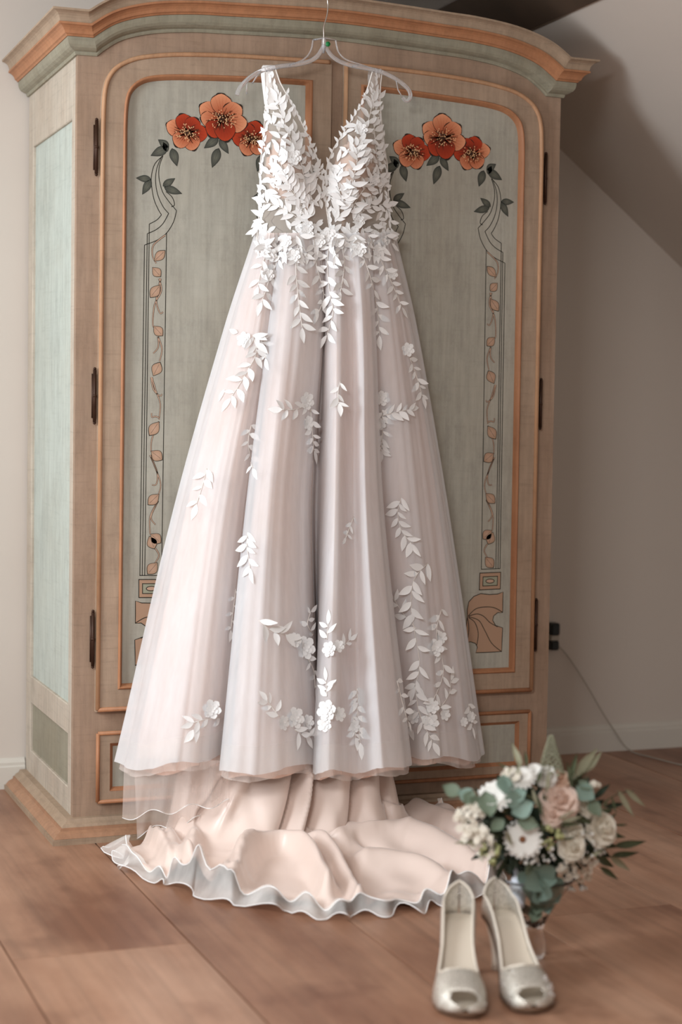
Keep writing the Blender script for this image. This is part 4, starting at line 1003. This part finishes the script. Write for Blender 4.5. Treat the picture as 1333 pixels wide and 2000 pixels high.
ol = [((1000,1505),(968,1490)), ((1020,1500),(1008,1462)), ((1030,1500),(1026,1464)), ((985,1520),(1000,1500)), ((1112,1530),(1128,1478)), ((1120,1520),(1150,1472)), ((1128,1525),(1160,1478)), ((1135,1515),(1172,1488)), ((1118,1540),(1110,1490)), ((1010,1530),(1015,1490)),
      ((1150,1645),(1215,1655)), ((1190,1670),(1218,1690)), ((1170,1690),(1200,1710)), ((960,1640),(895,1652)), ((965,1630),(962,1598)), ((1040,1540),(1048,1580)), ((1048,1550),(1062,1600)), ((1090,1600),(1122,1582)), ((1092,1612),(1140,1608)), ((1096,1606),(1136,1598)), ((1060,1500),(1048,1540)),
      ((1070,1545),(1074,1505)), ((1095,1640),(1130,1636)), ((1140,1680),(1180,1660)), ((1060,1600),(1060,1640)), ((1000,1650),(985,1615))]
for k, (b, t) in enumerate(ol): p0, p1 = px2(b, -.02), px2(t, -.028); leaf_obj('olive_leaf', MO[[0, 2, 4, 5][k % 4]], None, p0, p1, (CAM-p0).normalized()+Vector((rb_.uniform(-.4, .4), 0, rb_.uniform(-.2, .5)))).scale.x *= .66
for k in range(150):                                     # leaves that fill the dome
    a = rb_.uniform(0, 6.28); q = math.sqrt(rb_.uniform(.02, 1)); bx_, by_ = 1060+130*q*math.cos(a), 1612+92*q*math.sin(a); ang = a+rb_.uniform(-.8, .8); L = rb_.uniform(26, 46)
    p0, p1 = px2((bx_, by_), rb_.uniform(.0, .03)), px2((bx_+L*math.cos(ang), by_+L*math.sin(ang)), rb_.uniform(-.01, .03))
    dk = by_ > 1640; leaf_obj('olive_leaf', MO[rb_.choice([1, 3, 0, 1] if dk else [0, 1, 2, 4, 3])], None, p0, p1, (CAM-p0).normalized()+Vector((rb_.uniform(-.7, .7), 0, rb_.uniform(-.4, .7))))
# dark foliage core so the dome is closed
cor = []
for k in range(420):
    n_ = Vector((rb_.gauss(0, 1), rb_.gauss(0, 1), rb_.gauss(0, 1))).normalized(); p = BC+Vector((n_.x*.105, n_.y*.08, n_.z*.085-.005)); tng = n_.orthogonal(); tng.rotate(Matrix.Rotation(rb_.uniform(0, 6.28), 3, n_)); y = (tng+n_*.5).normalized(); x = y.cross(n_).normalized(); L = rb_.uniform(.03, .05)
    v_, f_ = L_long[k % 3]; cor.append(([p+x*(q[0]*L*1.6)+y*(q[1]*L)+n_*(q[2]*L)-bq.location for q in v_], f_))
tag(obj('inner_foliage', join(cor), m_dark, bq), kind='stuff')
# clusters of small blossoms and berries
bm = bmesh.new(); bmesh.ops.create_icosphere(bm, subdivisions=1, radius=1); bm.verts.index_update(); iv = [p.co.copy() for p in bm.verts]; jf = [[q.index for q in g.verts] for g in bm.faces]; bm.free()
sd_v, sd_f = daisy_mesh(5, 1, .42, 3, 1)
def cluster(name, c, rx, ry, n, mat, r0, mode, e=-.02):
    st = []; stt = []
    for k in range(n):
        a = rb_.uniform(0, 6.28); q = math.sqrt(rb_.random()); pt = (c[0]+rx*q*math.cos(a), c[1]+ry*q*math.sin(a)); p = px2(pt, e+rb_.uniform(-.012, .008)); R0 = r0*rb_.uniform(.7, 1.2)
        if mode: m = basis(facing(p)+Vector((rb_.uniform(-.6, .6), 0, rb_.uniform(-.4, .6))), a)*R0; st.append(([m @ Vector(v)+p-bq.location for v in sd_v], sd_f))
        else: st.append(([v*R0+p-bq.location for v in iv], jf))
        stt.append(tube([p-bq.location, p.lerp(BC, .35)-bq.location], .0007, 4))
    tag(obj(name, join(st), mat, bq), kind='stuff'); tag(obj('blossom_stems', join(stt), m_stemg, bq), kind='stuff')
cluster('waxflower_blossoms', (920,1612), 32, 42, 60, m_cream, .0065, 1); cluster('waxflower_blossoms', (948,1652), 22, 30, 22, m_cream, .0055, 1)
cluster('waxflower_blossoms', (1132,1698), 40, 26, 50, m_cream, .0055, 1); cluster('gypsophila_buds', (1052,1670), 36, 26, 26, m_white, .0042, 0); cluster('gypsophila_buds', (1150,1655), 34, 34, 22, m_white, .0036, 0)
cluster('green_berries', (1078,1640), 28, 24, 14, m_berry, .0062, 0); cluster('green_berries', (960,1665), 20, 26, 16, m_berry, .005, 0); cluster('waxflower_blossoms', (1000,1512), 16, 14, 16, m_cream, .006, 1)
cluster('gypsophila_buds', (1130,1735), 22, 5, 9, m_white, .0045, 0); cluster('gypsophila_buds', (1165,1532), 6, 6, 4, m_cream, .008, 0)
# veronica spike
sp = []; p0, p1 = px2((1078,1512), -.01), px2((1077,1436), -.01)
for k in range(150):
    t = (k/150)**.8; a = k*2.4; r_ = .021*(1-t)**.9+.003; p = p0.lerp(p1, t)+Vector((math.cos(a)*r_, math.sin(a)*r_, 0)); sp.append(([v*(.0042*(1-.6*t))+p-bq.location for v in iv], jf))
tag(obj('veronica_spike', join(sp), m_oliveu, bq), 'pale pointed flower spike at the top')
# wrapped handle and stems
h0, h1 = at(1020, 1690, Y=-1.225), at(1006, 1770, Y=-1.235)
def lp(ps): return [Vector(p)-bq.location for p in ps]
hx = [h0.lerp(h1, t) for t in np.linspace(0, 1, 9)]
obj('ribbon_wrap', tube(lp(hx), [.017, .0165, .0165, .015, .0172, .0185, .0195, .0195, .018], 18), m_ribbon, bq)
obj('ribbon_wrap', join([tube(lp([h0.lerp(h1, t)+(h0.lerp(h1, t+.02)-h0.lerp(h1, t))*k*.2 for k in range(2)]), .0185, 18) for t in (.22, .40, .9)]), m_ribbon, bq)
bt = at(1026, 1803, Y=-1.225); st = []
for k in range(13):
    a = k*2.4; r_ = .0045*math.sqrt(k); q0 = h1.lerp(h0, .1)+Vector((math.cos(a)*r_, math.sin(a)*r_, 0)); q1 = Vector((VC[0], VC[1], .082))+Vector((math.cos(a)*r_*.75, math.sin(a)*r_*.75, rb_.uniform(0, .01))); st.append(tube(lp([q0, q0.lerp(q1, .5), q1]), .0022, 6))
obj('stems', join(st), m_stemg, bq)

# ------------------------------------------------------------------ socket plug, cable, block
m_blk = plain('black_plastic', (24, 28, 26), .45); m_cable = plain('grey_cable', (168, 160, 148), .6)
c0 = at(1077, 1243, Y=DW)
pg = empty('wall_plug', (c0.x, DW, c0.z), 'black plug adapter on the wall just right of the wardrobe', 'plug')
obj('plug_body', box(-.018, .010, -.040, -.001, -.040, -.010, .004), m_blk, pg, smooth=False); obj('plug_body', box(-.018, .012, -.040, -.001, .008, .046, .004), m_blk, pg, smooth=False)
obj('light_band', box(-.016, .012, -.034, -.001, -.010, .008, .002), m_cable, pg, smooth=False)
cp = [at(1086, 1256, Y=DW-.02)[:], at(1110, 1282, Y=DW-.02)[:], at(1145, 1335, Y=DW-.022)[:], at(1178, 1392, Y=DW-.024)[:], at(1203, 1430, Y=DW-.026)[:], at(1220, 1455, Y=DW-.03)[:]]
fp = [at(x, y, Z=.004)[:] for x, y in ((1240,1470), (1270,1478), (1300,1486), (1333,1494), (1380,1500), (1440,1500))]
tag(obj('power_cable', tube(cr(cp+fp, 6), .0022, 6), m_cable), 'thin grey cable hanging from the plug to the floor', 'cable')
q = at(1345, 1535, Z=0)
tag(obj('wooden_foot', lathe([(.001, .0), (.014, .0), (.018, .006), (.014, .014), (.017, .026), (.012, .034), (.001, .036)], (q.x, q.y, 0), 16), plain('brown_wood', (150, 112, 78), .5)), 'small brown turned wooden foot on the floor at the right edge of the photo', 'furniture foot')
